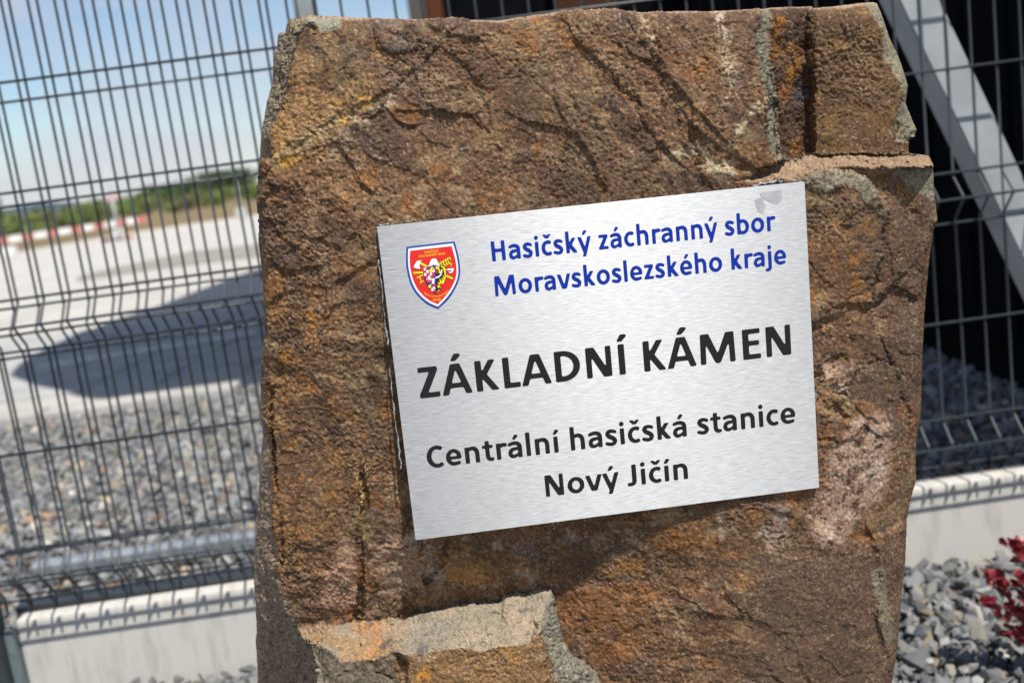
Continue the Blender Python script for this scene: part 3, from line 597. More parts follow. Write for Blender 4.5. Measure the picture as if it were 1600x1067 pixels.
k_.build('tool_outline', CKk, emb); y_.build('ladder_and_shafts', CYe, emb)
w_ = MB(); k_ = MB()
axe = [(328,482),(345,440),(368,412),(420,400),(402,432),(394,462),(402,500),(362,494)]; axe2 = [(700,498),(772,488),(776,508),(764,532),(742,548),(722,540),(718,530),(748,526),(752,514),(704,516)]
helm = [(474,480),(500,456),(512,420),(526,394),(548,382),(578,384),(594,410),(606,436),(624,464),(598,470),(556,454),(520,466)]
for pts in (axe, axe2, helm):
    c_ = np.mean(pts, 0); flat(k_, [tuple(c_+(np.array(p)-c_)*1.07) for p in pts], .00086); flat(w_, pts, .00094)
k_.build('tool_outline', CKk, emb); w_.build('helmet_and_axe_heads', CW, emb)
inner_l = [(433,483),(500,474),(556,452)] ; inner = [(433,483),(500,472),(556,452),(612,468),(668,462),(692,500),(694,590),(668,670),(632,730),(585,778),(530,738),(478,680),(447,600),(434,530)]
flat(MB(), inner, .00102).build('inner_shield_edge', CKk, emb)
flat(MB(), [(439,489),(500,478),(556,459),(572,468),(584,770),(534,732),(484,675),(453,598),(440,530)], .00110).build('inner_shield_left', CB, emb)
flat(MB(), [(574,468),(612,474),(665,468),(686,502),(688,590),(662,667),(627,725),(586,770)], .00110).build('inner_shield_right', CYe, emb)
w_ = MB(); r_ = MB(); y_ = MB(); k_ = MB()
cells = [(452,500,'w'),(474,495,'r'),(450,532,'r'),(482,528,'w'),(456,560,'w'),(490,562,'r'),(520,556,'w'),(468,590,'r'),(500,590,'w'),(530,588,'r'),(545,560,'r'),(548,520,'w'),(540,500,'r'),(484,618,'w'),(514,612,'w'),(548,618,'w'),(544,648,'w'),(556,682,'r'),(552,712,'w'),(564,740,'r'),(536,730,'w'),(478,628,'r'),(510,638,'r')]
for cx_, cy_, k in cells: flat(w_ if k == 'w' else r_, [(cx_-13, cy_-15), (cx_+15, cy_-17), (cx_+17, cy_+13), (cx_-11, cy_+16)], .00118)
for pts in ([(500,520),(520,482),(548,480),(560,500),(540,510),(546,528),(520,540)], [(486,690),(508,672),(534,668),(518,690),(530,706),(506,712)], [(520,474),(536,468),(556,500),(540,500)]): flat(y_, pts, .00125)
for pts in ([(574,505),(596,498),(612,520),(606,545),(640,548),(610,480),(626,474),(654,488),(664,520),(672,560),(676,590),(650,560),(668,622),(640,590),(646,640),(618,602),(620,652),(596,640),(612,680),(590,674),(600,712),(628,700),(632,724),(606,730),(588,762),(574,740)],): flat(k_, pts, .00118)
for pts in ([(576,520),(600,508),(606,530),(590,545),(578,540)], [(614,668),(636,656),(662,668),(658,690),(636,700),(620,692)]): flat(r_, pts, .00130)
cres = curve_pts([(570,604),(612,592),(640,556),(650,500)]) ; cres2 = curve_pts([(636,504),(628,550),(604,576),(570,588)]); flat(w_, cres+cres2, .00135)
w_.build('eagle_white', CW, emb); r_.build('eagle_red', CR, emb); y_.build('eagle_gold', CYe, emb); k_.build('eagle_black', CKk, emb)
def small_text(txt, cx_, cy_, hpx, ang, width=None):
    cu = bpy.data.curves.new('t', 'FONT'); cu.body = txt; cu.size = 1; cu.align_x = 'CENTER'; cu.align_y = 'CENTER'; cu.offset = .018; cu.resolution_u = 2
    to = bpy.data.objects.new('t', cu); COL.objects.link(to); bpy.context.view_layer.update()
    m_ = bpy.data.meshes.new_from_object(to.evaluated_get(bpy.context.evaluated_depsgraph_get())); bpy.data.objects.remove(to)
    xs_ = [v.co.x for v in m_.vertices]; wd = max(xs_)-min(xs_); sc = hpx/.72; sx_ = (width/wd) if width else sc; ca, sa = math.cos(ang), math.sin(ang)
    for v in m_.vertices:
        X_, Y_ = v.co.x*sx_, -v.co.y*sc; v.co = (*crest_xy(cx_+X_*ca-Y_*sa, cy_+X_*sa+Y_*ca), .00070)
    m_.name = 'crest_lettering'; return link('crest_lettering', m_, mat('crest_text_yellow', (.85, .50, .02), .4), emb)
small_text('HASIČSKÝ', 527, 309, 27, math.radians(-6), 160); small_text('ZÁCHRANNÝ SBOR', 532, 345, 26, math.radians(-6.5), 300)
# the lower words follow an arc
word = 'MORAVSKOSLEZSKÉHO'; arcp = curve_pts([(446,764),(490,792),(540,804),(590,804),(640,792),(684,768),(722,738)], 6); seg = np.cumsum([0]+[math.dist(arcp[i], arcp[i+1]) for i in range(len(arcp)-1)])
for i, ch in enumerate(word):
    s_ = (i+.5)/len(word)*seg[-1]; xx_ = np.interp(s_, seg, [p[0] for p in arcp]); yy_ = np.interp(s_, seg, [p[1] for p in arcp]); xa = np.interp(s_+5, seg, [p[0] for p in arcp]); ya = np.interp(s_+5, seg, [p[1] for p in arcp])
    small_text(ch, xx_, yy_, 19, math.atan2(ya-yy_, xa-xx_), 14)
small_text('KRAJE', 588, 841, 25, math.radians(-6), 88)

# grey adhesive residue in the top right corner of the plate
def pxy(x, y):
    r = ray(x, y); Pp = r*(((PO-EYE) @ PN)/(r @ PN)) + EYE; d = Pp-PO; return d @ PU, d @ PV
res = MB()
for pts in ([(1187,303),(1204,299),(1221,297),(1222,312),(1215,319),(1203,316),(1190,309)], [(1179,312),(1189,309),(1197,322),(1192,334),(1184,330)]): res.add([(*pxy(*p), .00018) for p in pts][::-1], [tuple(range(len(pts)))])
res.build('adhesive_residue', mat('residue', (.38, .39, .41), .6, metal=.1, noise=(120, (.47, .47, .48), .40, .62)), plaque)
# sealant squeezed out behind the edges
sm = mat('sealant', (.36, .37, .39), .6, noise=(300, (.15, .13, .11), .45, .7))
def bead(pts, r, seed, n=90):
    r = r*.62
    g = np.random.default_rng(seed); t = np.linspace(0, 1, n); k = np.linspace(0, 1, len(pts)); xy = np.stack([np.interp(t, k, [p[i] for p in pts]) for i in (0, 1)], 1)
    sm_ = lambda a: np.convolve(a, np.ones(7)/7, 'same'); xy += np.stack([sm_(g.normal(0, .0012, n)) for _ in (0, 1)], 1); rr = r*np.clip(.5+1.3*sm_(g.normal(0, .6, n)), .12, 1.1)
    MB().tube([(a, b, -.0050) for a, b in xy], list(rr), 7).build('sealant', sm, plaque, True)
bead([(.002, .3008), (.02, .3022), (.032, .3014)], .0018, 1); bead([(.352, .3010), (.375, .3030), (.398, .3014)], .0024, 2)
bead([(-.0022, .27), (-.0035, .22), (-.0030, .19)], .0016, 3); bead([(-.0045, .17), (-.0055, .12), (-.0050, .07)], .0014, 4); bead([(.401, .13), (.4022, .10), (.4015, .07)], .0012, 5)

# ------------------------------------------------------------------ fence frame
YAW, FD = .0353, 1.957
FX = np.array([math.cos(YAW), math.sin(YAW), 0]); FN = np.array([-math.sin(YAW), math.cos(YAW), 0])     # along the fence, away from the viewer
FM = lambda dist, yaw=YAW: Matrix(((math.cos(yaw), -math.sin(yaw), 0, -math.sin(yaw)*dist), (math.sin(yaw), math.cos(yaw), 0, math.cos(yaw)*dist), (0, 0, 1, GZ), (0, 0, 0, 1)))
WIRE = mat('anthracite_coating', (.030, .040, .050), .42, spec=.6, noise=(60, (.045, .055, .065), .45, .7))
P_ = .040
def wire_path(folds, z0, z1):
    pts = [(0, 0, z0)]
    for zt in sorted(folds):
        if zt-.12 > z0: pts += [(0, 0, zt-.093), (0, -.006, zt-.086), (0, -P_+.006, zt-.056), (0, -P_, zt-.050), (0, -P_+.006, zt-.044), (0, -.006, zt-.014), (0, 0, zt-.007)]
    return pts + [(0, 0, z1)]
def panel(name, label, cat, dist, xs, x0, x1, folds, plain, z0, z1, rv=.0025, rh=.0027, yaw=YAW, group=None):
    root = bpy.data.objects.new(name, None); COL.objects.link(root); root.matrix_world = FM(dist, yaw); tag(root, label, cat, group)
    mv = MB().tube(wire_path(folds, z0, z1), rv, 7).mesh('wire', True); mv.materials.append(WIRE)
    for x in xs:
        o = link('wire', mv, None, root); o.location = (x, 0, 0)
    mh = MB().tube([(x0, 0, 0), (x1, 0, 0)], rh, 7).mesh('cross_wire', True); mh.materials.append(WIRE)
    hz = [(z, -.0052) for z in plain]
    for zt in folds: hz += [(zt, -.0052), (zt-.05, -P_-.0052), (zt-.1, -.0052)]
    for z, yy in hz:
        o = link('cross_wire', mh, None, root); o.location = (0, yy, z)
    return root
X0W = -.7659
front = panel('mesh_fence', 'dark grey welded wire mesh fence panel standing right behind the rock on the concrete slab', 'fence', FD,
      [X0W+.05*k for k in range(-5, 48)], -1.045, 1.63, [.683, -.117, -.617], [.483, .283, .083, -.417], -.742, .93)
# posts and clips
post = MB().box((-1.115, -.012, -1.02), (-1.046, .038, .98), .002)
pp = post.build('post', WIRE, front)
for z in (-.64, -.14, .36): MB().box((-1.07, -.024, z), (-1.035, -.010, z+.04), .002).build('post_clip', WIRE, front)
front2 = panel('mesh_fence', 'dark grey wire mesh fence panel left of the corner post, almost outside the picture', 'fence', FD, [-1.135-.05*k for k in range(0, 8)], -1.5, -1.12, [.683, -.117, -.617], [.483, .283, .083, -.417], -.742, .93)

# rear layer of mesh, seen through the first on the left
r = on_plane(np.array(27.), np.array(126.), np.array([-math.sin(.045), math.cos(.045), 0]), 2.058) - EYE
ux = np.array([math.cos(.045), math.sin(.045), 0]); xr0 = float(r @ ux); re = on_plane(np.array(468.), np.array(4.), np.array([-math.sin(.045), math.cos(.045), 0]), 2.058) - EYE; xe = float(re @ ux)
xs = [xr0+.05*k for k in range(-4, 40) if xr0+.05*k < xe-.03]
rear = panel('gate_leaf', 'second dark grey wire mesh leaf just behind the fence panel, left of the rock', 'gate', 2.058, xs, xs[0]-.02, xe, [.661, -.139, -.640], [.459, .259, .061, -.438], -.775, .93, yaw=.045)
galv = mat('galvanised_steel', (.50, .53, .55), .48, metal=.55, noise=(14, (.60, .62, .63), .4, .65), bump=(90, .15, .001))
dull = mat('grey_coated_steel', (.22, .25, .27), .5, noise=(20, (.30, .33, .34), .4, .65))
MB().box((xe-.012, -.02, -.86), (xe+.030, .03, 1.0), .003).build('end_post', dull, rear)

# ------------------------------------------------------------------ concrete plinth slab between the posts
conc = mat('concrete', (.56, .54, .505), .85, spec=.3, noise=(22, (.36, .345, .315), .50, .78, (1.6, 1, .28)), bump=(260, .5, .0015))
pr = bpy.data.objects.new('concrete_plinth', None); COL.objects.link(pr); pr.matrix_world = FM(FD)
tag(pr, 'pale concrete slab standing on edge in the gravel under the dark mesh fence', 'plinth')
ST = -.774
MB().box((xs[0]-.02, -.02, -.90), (xe+.03, .02, -.758), .003).build('bottom_rail', WIRE, rear)
MB().box((-1.025, .035, -1.06), (1.66, .087, ST), .008).build('slab', conc, pr)
MB().box((-1.045, .017, -1.06), (-1.026, .093, ST-.012), .003).build('slab_holder', mat('holder_grey_blue', (.12, .155, .17), .6, noise=(40, (.16, .20, .215), .4, .65)), pr)
MB().box((-1.60, .035, -1.06), (-1.12, .087, ST), .008).build('slab', conc, pr)

# ------------------------------------------------------------------ diagonal steel strut behind the fence on the right
sd = on_plane(np.array([1402., 1560.]), np.array([0., 330.]), FN, 2.003); sdr = on_plane(np.array([1470., 1600.]), np.array([0., 290.]), FN, 2.003)
def strut():
    a0 = (sd[0]-EYE) @ FX, sd[0][2]; a1 = (sd[1]-EYE) @ FX, sd[1][2]; b0 = (sdr[0]-EYE) @ FX, sdr[0][2]
    d = np.array(a1)-np.array(a0); d /= np.linalg.norm(d); nn = np.array([-d[1], d[0]]);
    if nn[0] < 0: nn = -nn
    w = (np.array(b0)-np.array(a0)) @ nn
    A_ = np.array(a0)-d*1.6; B_ = np.array(a0)+d*(a0[1]-.02)/abs(d[1]); s_ = MB(); vs = []
    for y_ in (0, .078):
        for q in (A_, A_+nn*w, B_+nn*w, B_): vs.append(tuple(FX*q[0]+FN*(2.003+y_)+np.array([0, 0, q[1]])))
    s_.add(vs, [(3,2,1,0),(4,5,6,7),(0,1,5,4),(1,2,6,5),(2,3,7,6),(3,0,4,7)])
    import bmesh
    me = s_.mesh('diagonal_strut'); bm = bmesh.new(); bm.from_mesh(me); bmesh.ops.recalc_face_normals(bm, faces=bm.faces); bmesh.ops.bevel(bm, geom=bm.edges[:], offset=.006, segments=3, affect='EDGES'); bm.to_mesh(me); bm.free()
    o = link('diagonal_strut', me, mat('galvanised_pale', (.32, .355, .375), .6, metal=.15, noise=(9, (.42, .45, .465), .4, .65), bump=(120, .1, .001)))
    tag(o, 'pale galvanised square steel strut slanting down to the right behind the fence', 'strut')
strut()
# long galvanised beam lying on the gravel behind the fence
bA = ground_at(np.array(62.), np.array(912.)); bB = ground_at(np.array(392.), np.array(866.)); bd = (bB-bA)/np.linalg.norm(bB-bA); bn = np.array([-bd[1], bd[0], 0]); L_ = np.linalg.norm(bB-bA)+.9
bm_ = MB(); 
for (y0_, y1_, z0_, z1_) in ((0, .060, 0, .048),):
    bm_.box((-.02, y0_, z0_), (L_, y1_, z1_), .004)
for k in range(4): pass
o = bm_.build('steel_beam', galv); o.matrix_world = Matrix(((bd[0], bn[0], 0, bA[0]), (bd[1], bn[1], 0, bA[1]), (0, 0, 1, .004), (0, 0, 0, 1)))
tag(o, 'long galvanised steel beam lying on gravel behind the mesh fence', 'beam')

# ------------------------------------------------------------------ ground and what lies beyond the fence
soil = mat('soil', (.11, .105, .10), .95, noise=(6, (.16, .15, .135), .4, .65), bump=(60, .6, .01))
def sheet(name, pts, z, m, kind='structure', label=None):
    mb = MB(); mb.add([(x, y, z) for x, y in pts], [tuple(range(len(pts)))]); o = mb.build(name, m); tag(o, label, None, None, kind); return o
sheet('ground', [(-900, -300), (900, -300), (900, 1500), (-900, 1500)], -.012, mat('field_ground', (.34, .315, .275), .95, noise=(.25, (.27, .25, .21), .42, .6)))
sheet('gravel_bed', [(-9, -.5), (3.2, -.5), (3.2, 4.95), (-1.9, 5.05), (-9, 5.35)], -.006, soil)
dust = mat('dusty_concrete', (.50, .475, .435), .9, noise=(.9, (.41, .39, .36), .40, .62), bump=(50, .4, .003))
pave = mat('pavement', (.33, .335, .335), .9, noise=(2.3, (.43, .43, .42), .38, .62), bump=(35, .5, .004))
g = lambda *p: [tuple(ground_at(np.array(float(a)), np.array(float(b)))[:2]) for a, b in p]
sheet('yard_concrete', [(-60, 5.5), (30, 5.3), (60, 140), (-120, 60), (-60, 12)], -.004, dust)
# brick pavement of the yard, laid as long flags near by
pav = MB(); 
yd = bpy.data.objects.new('paved_strip', None); COL.objects.link(yd); tag(yd, None, None, None, 'structure')
pm_ = MB().box((-.245, -.245, -.05), (.245, .245, .012), .006).mesh('flagstone'); pm_.materials.append(pave)
for i in range(13):
    for j in range(7):
        o = link('flagstone', pm_, None, yd); o.location = (-5.2+i*.5, 5.95+j*.5, .0); o.rotation_euler.z = .10
        o.location = Matrix.Rotation(-.06, 3, 'Z') @ Vector(o.location)
        o.rotation_euler.z = -.06; o.location.z = float(rng.uniform(-.002, .003))
lineA = g((60, 582), (400, 527), (400, 519), (60, 573))
lo_ = sheet('painted_line', [lineA[3], lineA[2], lineA[1], lineA[0]][::-1], .0185, mat('line_paint', (.62, .62, .62), .8, noise=(9, (.40, .40, .40), .45, .62)))
kb = bpy.data.objects.new('kerb', None); COL.objects.link(kb); tag(kb, None, None, None, 'structure')
ka = ground_at(np.array(0.), np.array(652.), .06); kc = ground_at(np.array(372.), np.array(600.), .06); kd = (kc-ka)/np.linalg.norm(kc-ka); ang = math.atan2(kd[1], kd[0])
km = MB().box((-.495, -.09, -.2), (.495, .09, .07), .015).mesh('kerbstone'); km.materials.append(mat('kerb_concrete', (.46, .44, .41), .88, noise=(5, (.37, .36, .34), .4, .62), bump=(120, .4, .002)))
for k in range(-5, 4):
    p_ = kc - kd*(.5+k*1.0) if k >= 0 else kc + kd*(-k-1+.62)*1.0
    o = link('kerbstone', km, None, kb); o.location = (p_[0], p_[1], float(rng.uniform(-.004, .004)) - (.03 if k < 0 else 0)); o.rotation_euler.z = ang
for k in range(4, 9):
    p_ = kc - kd*(.5+k); o = link('kerbstone', km, None, kb); o.location = (p_[0], p_[1], 0); o.rotation_euler.z = ang
# darker drainage strip across the pale yard
sheet('drain_strip', g((120, 440), (250, 420), (420, 400), (420, 380), (300, 392), (180, 418), (120, 432)), .004, mat('drain_gravel', (.24, .215, .18), .95, noise=(2, (.30, .28, .24), .4, .6)))
sheet('sand_track', g((0, 398), (200, 372), (430, 338), (430, 334), (0, 389)), .003, mat('sand', (.50, .46, .40), .95))
# soil bank and hedge behind the yard
bank_m = mat('bank_soil', (.17, .12, .075), .95, noise=(.5, (.16, .13, .06), .42, .6)); field_m = mat('crop_green', (.15, .20, .045), .9, noise=(.4, (.11, .13, .035), .4, .62))
BPX = [(-400,70),(-200,66),(20,65.5),(100,75),(200,90),(300,100),(400,108),(600,118),(900,130),(1400,140)]
def bank_r(px): return np.interp(px, [p[0] for p in BPX], [p[1] for p in BPX])
def bdir(px): r_ = ray(float(px), 400.-.135*px); return np.array([r_[0], r_[1]])/math.hypot(r_[0], r_[1])
def bank():
    V = []; F = []; pxs = list(range(-500, 1500, 16)); prof = [(-.5, -.1), (.3, .1), (2, .9), (4, 1.3), (7, 1.7), (60, 2.2), (260, 2.4)]; m_ = len(prof)
    for i, px in enumerate(pxs):
        r_ = bank_r(px); d = bdir(px); k = r_/90
        for j, (dr, z) in enumerate(prof): q = d*(r_/abs(d[1]) + dr); V.append((q[0], q[1], z*k + (.18*math.sin(i*1.7+j)+.12*math.sin(i*.6))*(1 < j < 5)))
    for i in range(len(pxs)-1):
        for j in range(m_-1): F.append((i*m_+j, (i+1)*m_+j, (i+1)*m_+j+1, i*m_+j+1))
    o = MB().add(V, F).build('soil_bank', bank_m, None, True); tag(o, None, None, None, 'structure'); o.data.materials.append(field_m)
    for p in o.data.polygons:
        if p.index % (m_-1) >= 4: p.material_index = 1
bank()
def leaf_cloud(name, centres, radii, n, size, m, seed, parent=None):
    g_ = np.random.default_rng(seed); k = g_.integers(0, len(centres), n); d = g_.normal(size=(n, 3)); d /= np.linalg.norm(d, axis=1)[:, None]
    c_ = np.array(centres)[k] + d*np.array(radii)[k]*(g_.random((n, 1))**.45); a = g_.normal(size=(n, 3)); a /= np.linalg.norm(a, axis=1)[:, None]
    b_ = np.cross(a, g_.normal(size=(n, 3))); b_ /= np.linalg.norm(b_, axis=1)[:, None]; s_ = size*g_.uniform(.5, 1.3, (n, 1))
    V = np.stack([c_-a*s_, c_-b_*s_*.5, c_+a*s_, c_+b_*s_*.5], 1).reshape(-1, 3); F = np.arange(4*n).reshape(n, 4)
    return link(name, mesh_np(name, V, F), m, parent)
g_ = np.random.default_rng(5)
cen = []; rad = []
for i in range(1500):
    px = g_.uniform(-420, 1200); r_ = bank_r(px); d = bdir(px); d = d/abs(d[1])*(r_+g_.uniform(4, 12)); k = r_/90; top = (1.6+g_.uniform(.2, 1.3)*(1.3 if px < 250 else 1))*k; cen.append((d[0], d[1], top*g_.uniform(.72, 1))); rad.append((.9, .9, g_.uniform(.3, .7)))
weeds = leaf_cloud('weeds', cen, rad, 60000, .22, mat('weed_green', (.15, .215, .045), .8, noise=(.15, (.12, .12, .05), .4, .6)), 11); tag(weeds, 'green weeds growing along the top of the soil bank', None, None, 'stuff')
bark = mat('bark', (.09, .065, .045), .9); lf = [mat('foliage_green', (.045, .095, .018), .8, noise=(.3, (.08, .13, .03), .4, .6)), mat('foliage_dark', (.025, .06, .018), .8, noise=(.3, (.05, .08, .02), .4, .6))]
def tree(px, Y, h, w, kind, label, seed):
    b = ground_at(np.array(float(px)), np.array(500.)); x = b[0]/b[1]*Y; gg = np.random.default_rng(seed)
    t = bpy.data.objects.new('tree', None); COL.objects.link(t); t.location = (x, Y, 0); tag(t, label, 'tree', 'trees beyond the yard')
    MB().tube([(0, 0, 0), (.05*h, 0, h*.3), (0, .03*h, h*.7)], [h*.03, h*.022, h*.008], 6).build('trunk', bark, t)
    c_ = [(gg.normal(0, w*.3), gg.normal(0, w*.3), h*gg.uniform(.45, .85)) for _ in range(9)]; r_ = [(w*.32, w*.32, h*.17)]*9
    leaf_cloud('crown', c_, r_, 2600, h*.045, lf[kind], seed, t)
# px, distance, height, width
tree(-2, 72, 4.6, 4.6, 1, 'dark round tree at the left end of the green bank', 1)
tree(-60, 76, 5.0, 5, 1, 'dark tree just outside the left edge of the view', 2)
tree(262, 118, 4.3, 6, 0, 'low green tree on the horizon left of the yellowish bush', 3)
tree(300, 122, 5.0, 7, 1, 'dark green tree clump on the horizon over the striped barrier end', 4)
tree(330, 124, 5.2, 7, 0, 'green bushy tree between two dark ones on the horizon', 5)
tree(362, 126, 5.8, 8, 1, 'dark green tree behind the grey marker post', 6)
tree(398, 128, 6.2, 9, 1, 'dark green tree whose crown meets the left edge of the rock', 7)
tree(225, 115, 3.9, 6, 0, 'small light green bush tree above the tip of the striped barrier', 8)
# far hills on the horizon, distance haze put into their blue colour
hl = MB(); pts = [(-1900+i*60, 1250+100*math.sin(i*.4), 18+14*math.sin(i*.35)+9*math.sin(i*.9+1)) for i in range(60)]
for i in range(len(pts)-1): a, b = pts[i], pts[i+1]; hl.add([(a[0], a[1], -20), (b[0], b[1], -20), b, a, (a[0]-30, a[1]+200, -20), (b[0]-30, b[1]+200, -20)], [(0,1,2,3), (3,2,5,4)])
tag(hl.build('hills', mat('hill_haze_blue', (.10, .15, .20), .95)), None, None, None, 'structure')

# striped barrier in the distance
BA = np.array([ray(4., 394.)[i]*1. for i in range(3)]); 
def at_dist(px, py, Y): r_ = ray(float(px), float(py)); return r_*(Y/r_[1]) + EYE
ba, bb = at_dist(-30, 381, 52), at_dist(228, 342, 60); bv = bb-ba; bl = np.linalg.norm(bv); bv /= bl
br = bpy.data.objects.new('striped_barrier', None); COL.objects.link(br); br.location = tuple(ba); tag(br, 'long red and white striped barrier bar beyond the pale yard', 'barrier')
red = mat('barrier_red', (.50, .17, .14), .6); wht = mat('barrier_white', (.74, .73, .70), .6); nb = 14
for k in range(nb):
    L0 = bv*bl*k/nb; L1 = bv*bl*(k+1)/nb; s_ = MB(); side = np.array([-bv[1], bv[0], 0])*.12; up_ = np.array([0, 0, .17])
    s_.add([L0-side-up_, L1-side-up_, L1+side-up_, L0+side-up_, L0-side+up_, L1-side+up_, L1+side+up_, L0+side+up_], [(0,3,2,1),(4,5,6,7),(0,1,5,4),(1,2,6,5),(2,3,7,6),(3,0,4,7)]); s_.build('stripe', red if k % 2 else wht, br)
q = at_dist(182, 352, 58.5)-ba
MB().box((q[0]-.25, q[1]-.3, -ba[2]), (q[0]+.25, q[1]+.3, q[2]-.2), .05).build('foot_block', wht, br)
for dq in (-.75, .55): MB().box((q[0]+dq-.2, q[1]-.25, -ba[2]), (q[0]+dq+.2, q[1]+.25, -ba[2]+.22), .05).build('foot_block', red, br)
q = at_dist(12, 380, 53)-ba; MB().box((q[0]-.3, q[1]-.3, -ba[2]), (q[0]+.3, q[1]+.3, q[2]-.2), .05).build('foot_block', wht, br)
pg = mat('pole_grey', (.42, .43, .44), .5, metal=.3)
def pole(name, px, ptop, Y, label, cat, head):
    p_ = at_dist(px, ptop, Y); o = bpy.data.objects.new(name, None); COL.objects.link(o); o.location = (p_[0], Y, 0); tag(o, label, cat)
    MB().tube([(0, 0, 0), (0, 0, p_[2])], {'sign': .07, 'box': .06, 'none': .13}[head], 8).build('mast', pg, o, True)
    if head == 'sign': MB().box((-.36, -.06, p_[2]-.28), (.36, .06, p_[2]+.02), .02).build('sign_board', mat('sign_pinkish', (.50, .33, .34), .6), o)
    if head == 'box': MB().box((-.42, -.2, p_[2]-3.0), (.42, .2, p_[2]-2.1), .05).build('cabinet', mat('cabinet_grey', (.45, .46, .45), .6), o)
    return o
pole('sign_post', 174, 306, 57, 'thin pale post with a small pinkish board behind the striped barrier', 'sign', 'sign')
pole('marker_post', 368, 283, 80, 'grey post with a box on it in front of the dark trees', 'post', 'box')
pole('utility_mast', 165, 258, 170, 'very thin tall pale mast rising above the horizon', 'mast', 'none')

# ------------------------------------------------------------------ fire station buildings, right and behind
navy = mat('dark_cladding', (.0035, .004, .006), 1, spec=.04, noise=(3, (.005, .0055, .007), .4, .6)); plint = mat('black_plinth', (.004, .004, .005), 1, spec=.05)
b1 = bpy.data.objects.new('dark_wing', None); COL.objects.link(b1); tag(b1, 'near black metal clad building wing right behind the fence', 'building')
MB().box((1.72, 1.12, .16), (8, 9.2, 6.2)).build('wall', navy, b1)  # near end carried on unseen past the fence to shade the gravel
MB().box((1.69, 1.08, -.3), (8.04, 9.24, .158), .004).build('plinth', plint, b1)
ribm = MB().box((0, 0, .17), (.012, .05, 6.19)).mesh('cladding_rib'); ribm.materials.append(navy)
for k in range(27): o = link('cladding_rib', ribm, None, b1); o.location = (1.707, 1.2+k*.3, 0)
MB().box((1.6, 1.0, 6.202), (8.1, 9.3, 6.4), .02).build('roof', plint, b1)
b2 = bpy.data.objects.new('rear_hall', None); COL.objects.link(b2); tag(b2, 'tall black hall with brown cladding panels seen above the rock', 'building')
def span(a, b, Y, z0, z1, name, m, d=.25, y1=None):
    xa = float(at_dist(a, 4, Y)[0]); xb = float(at_dist(b, 4, Y)[0]); MB().box((xa, Y, z0), (xb, Y+d, z1), .01).build(name, m, b2)
MB().box((float(at_dist(640, 4, 14)[0]), 14.3, -.1), (12, 24, 7.5)).build('wall', navy, b2)
gb = mat('column_grey_brown', (.08, .07, .065), .7); og = mat('rust_panel', (.10, .030, .012), .8, spec=.2); br_ = mat('brown_panel', (.05, .02, .009), .8, spec=.2); wp = mat('pale_panel', (.50, .53, .56), .6)
span(636, 664, 14, 0, 7.4, 'column', gb); span(666, 690, 14, 0, 7.4, 'cladding_panel', og, .2); span(868, 966, 14, 0, 7.4, 'cladding_panel', br_, .2); span(1078, 1118, 14, 0, 7.4, 'column', wp)
MB().box((float(at_dist(630, 4, 14)[0]), 13.9, 7.502), (12.1, 24.1, 7.8), .03).build('roof', plint, b2)
MB().box((.35, 3.1, 4.9), (1.69, 9.2, 5.1), .01).build('added_shade_canopy', plint, b1)  # overhang added out of view to block sky light from the gravel
# added unseen roof sheet, outlined to cast the shadow on the yard
cz = 4.62; sh_ = cz*math.cos(SUN_EL)/math.sin(SUN_EL); ox, oy = sh_*math.sin(SUN_AZ), -sh_*math.cos(SUN_AZ)
shp = g((18, 590), (60, 606), (140, 622), (230, 626), (330, 612), (400, 600)) + [(1.2, 5.6)]; top_ = g((400, 421), (330, 447), (250, 478), (180, 500), (120, 525), (60, 555), (30, 574))
poly = shp + [(1.2, 12)] + top_
poly = [(p[0]+ox, p[1]+oy) for p in poly]
def added_shade_canopy():
    import bmesh
    me = bpy.data.meshes.new('added_shade_canopy'); bm = bmesh.new(); f = bm.faces.new([bm.verts.new((x, y, cz)) for x, y in poly]); r_ = bmesh.ops.extrude_face_region(bm, geom=[f])
    for v in [v for v in r_['geom'] if isinstance(v, bmesh.types.BMVert)]: v.co.z += .16
    bmesh.ops.recalc_face_normals(bm, faces=bm.faces); bm.to_mesh(me); bm.free()
    link('added_shade_canopy', me, plint, b2)
    MB().tube([(.8, 12, 0), (.8, 12, cz)], .09, 10).build('added_canopy_post', plint, b2); MB().tube([(.9, 4.6, 0), (.9, 4.6, cz)], .09, 10).build('added_canopy_post', plint, b2)  # posts added to carry the unseen shadow-casting sheet
added_shade_canopy()

# ------------------------------------------------------------------ gravel
def rock_protos(n, rings, seed):
    import bmesh
    g = np.random.default_rng(seed); out = []
    for _ in range(n):
        bm = bmesh.new(); m_ = g.integers(rings, rings+5); p = g.normal(size=(m_, 3)); p /= np.linalg.norm(p, axis=1)[:, None]; p *= g.uniform(.8, 1.1, (m_, 1)); p *= (1, g.uniform(.6, .95), g.uniform(.32, .62))
        for q in p: bm.verts.new(q)
        r_ = bmesh.ops.convex_hull(bm, input=bm.verts); bmesh.ops.delete(bm, geom=[v for v in bm.verts if not v.link_faces], context='VERTS')
        bmesh.ops.triangulate(bm, faces=bm.faces); bm.verts.index_update(); out.append((np.array([v.co[:] for v in bm.verts]), np.array([[v.index for v in f.verts] for f in bm.faces]))); bm.free()
    return out
protos = rock_protos(16, 11, 3)
PAL = np.array([(.185, .192, .205), (.25, .255, .262), (.14, .148, .160), (.33, .33, .32), (.22, .222, .21), (.38, .31, .21), (.33, .21, .13), (.52, .49, .44), (.28, .27, .23)]); PWt = np.array([.26, .25, .17, .10, .10, .035, .02, .022, .05]); PWt /= PWt.sum()
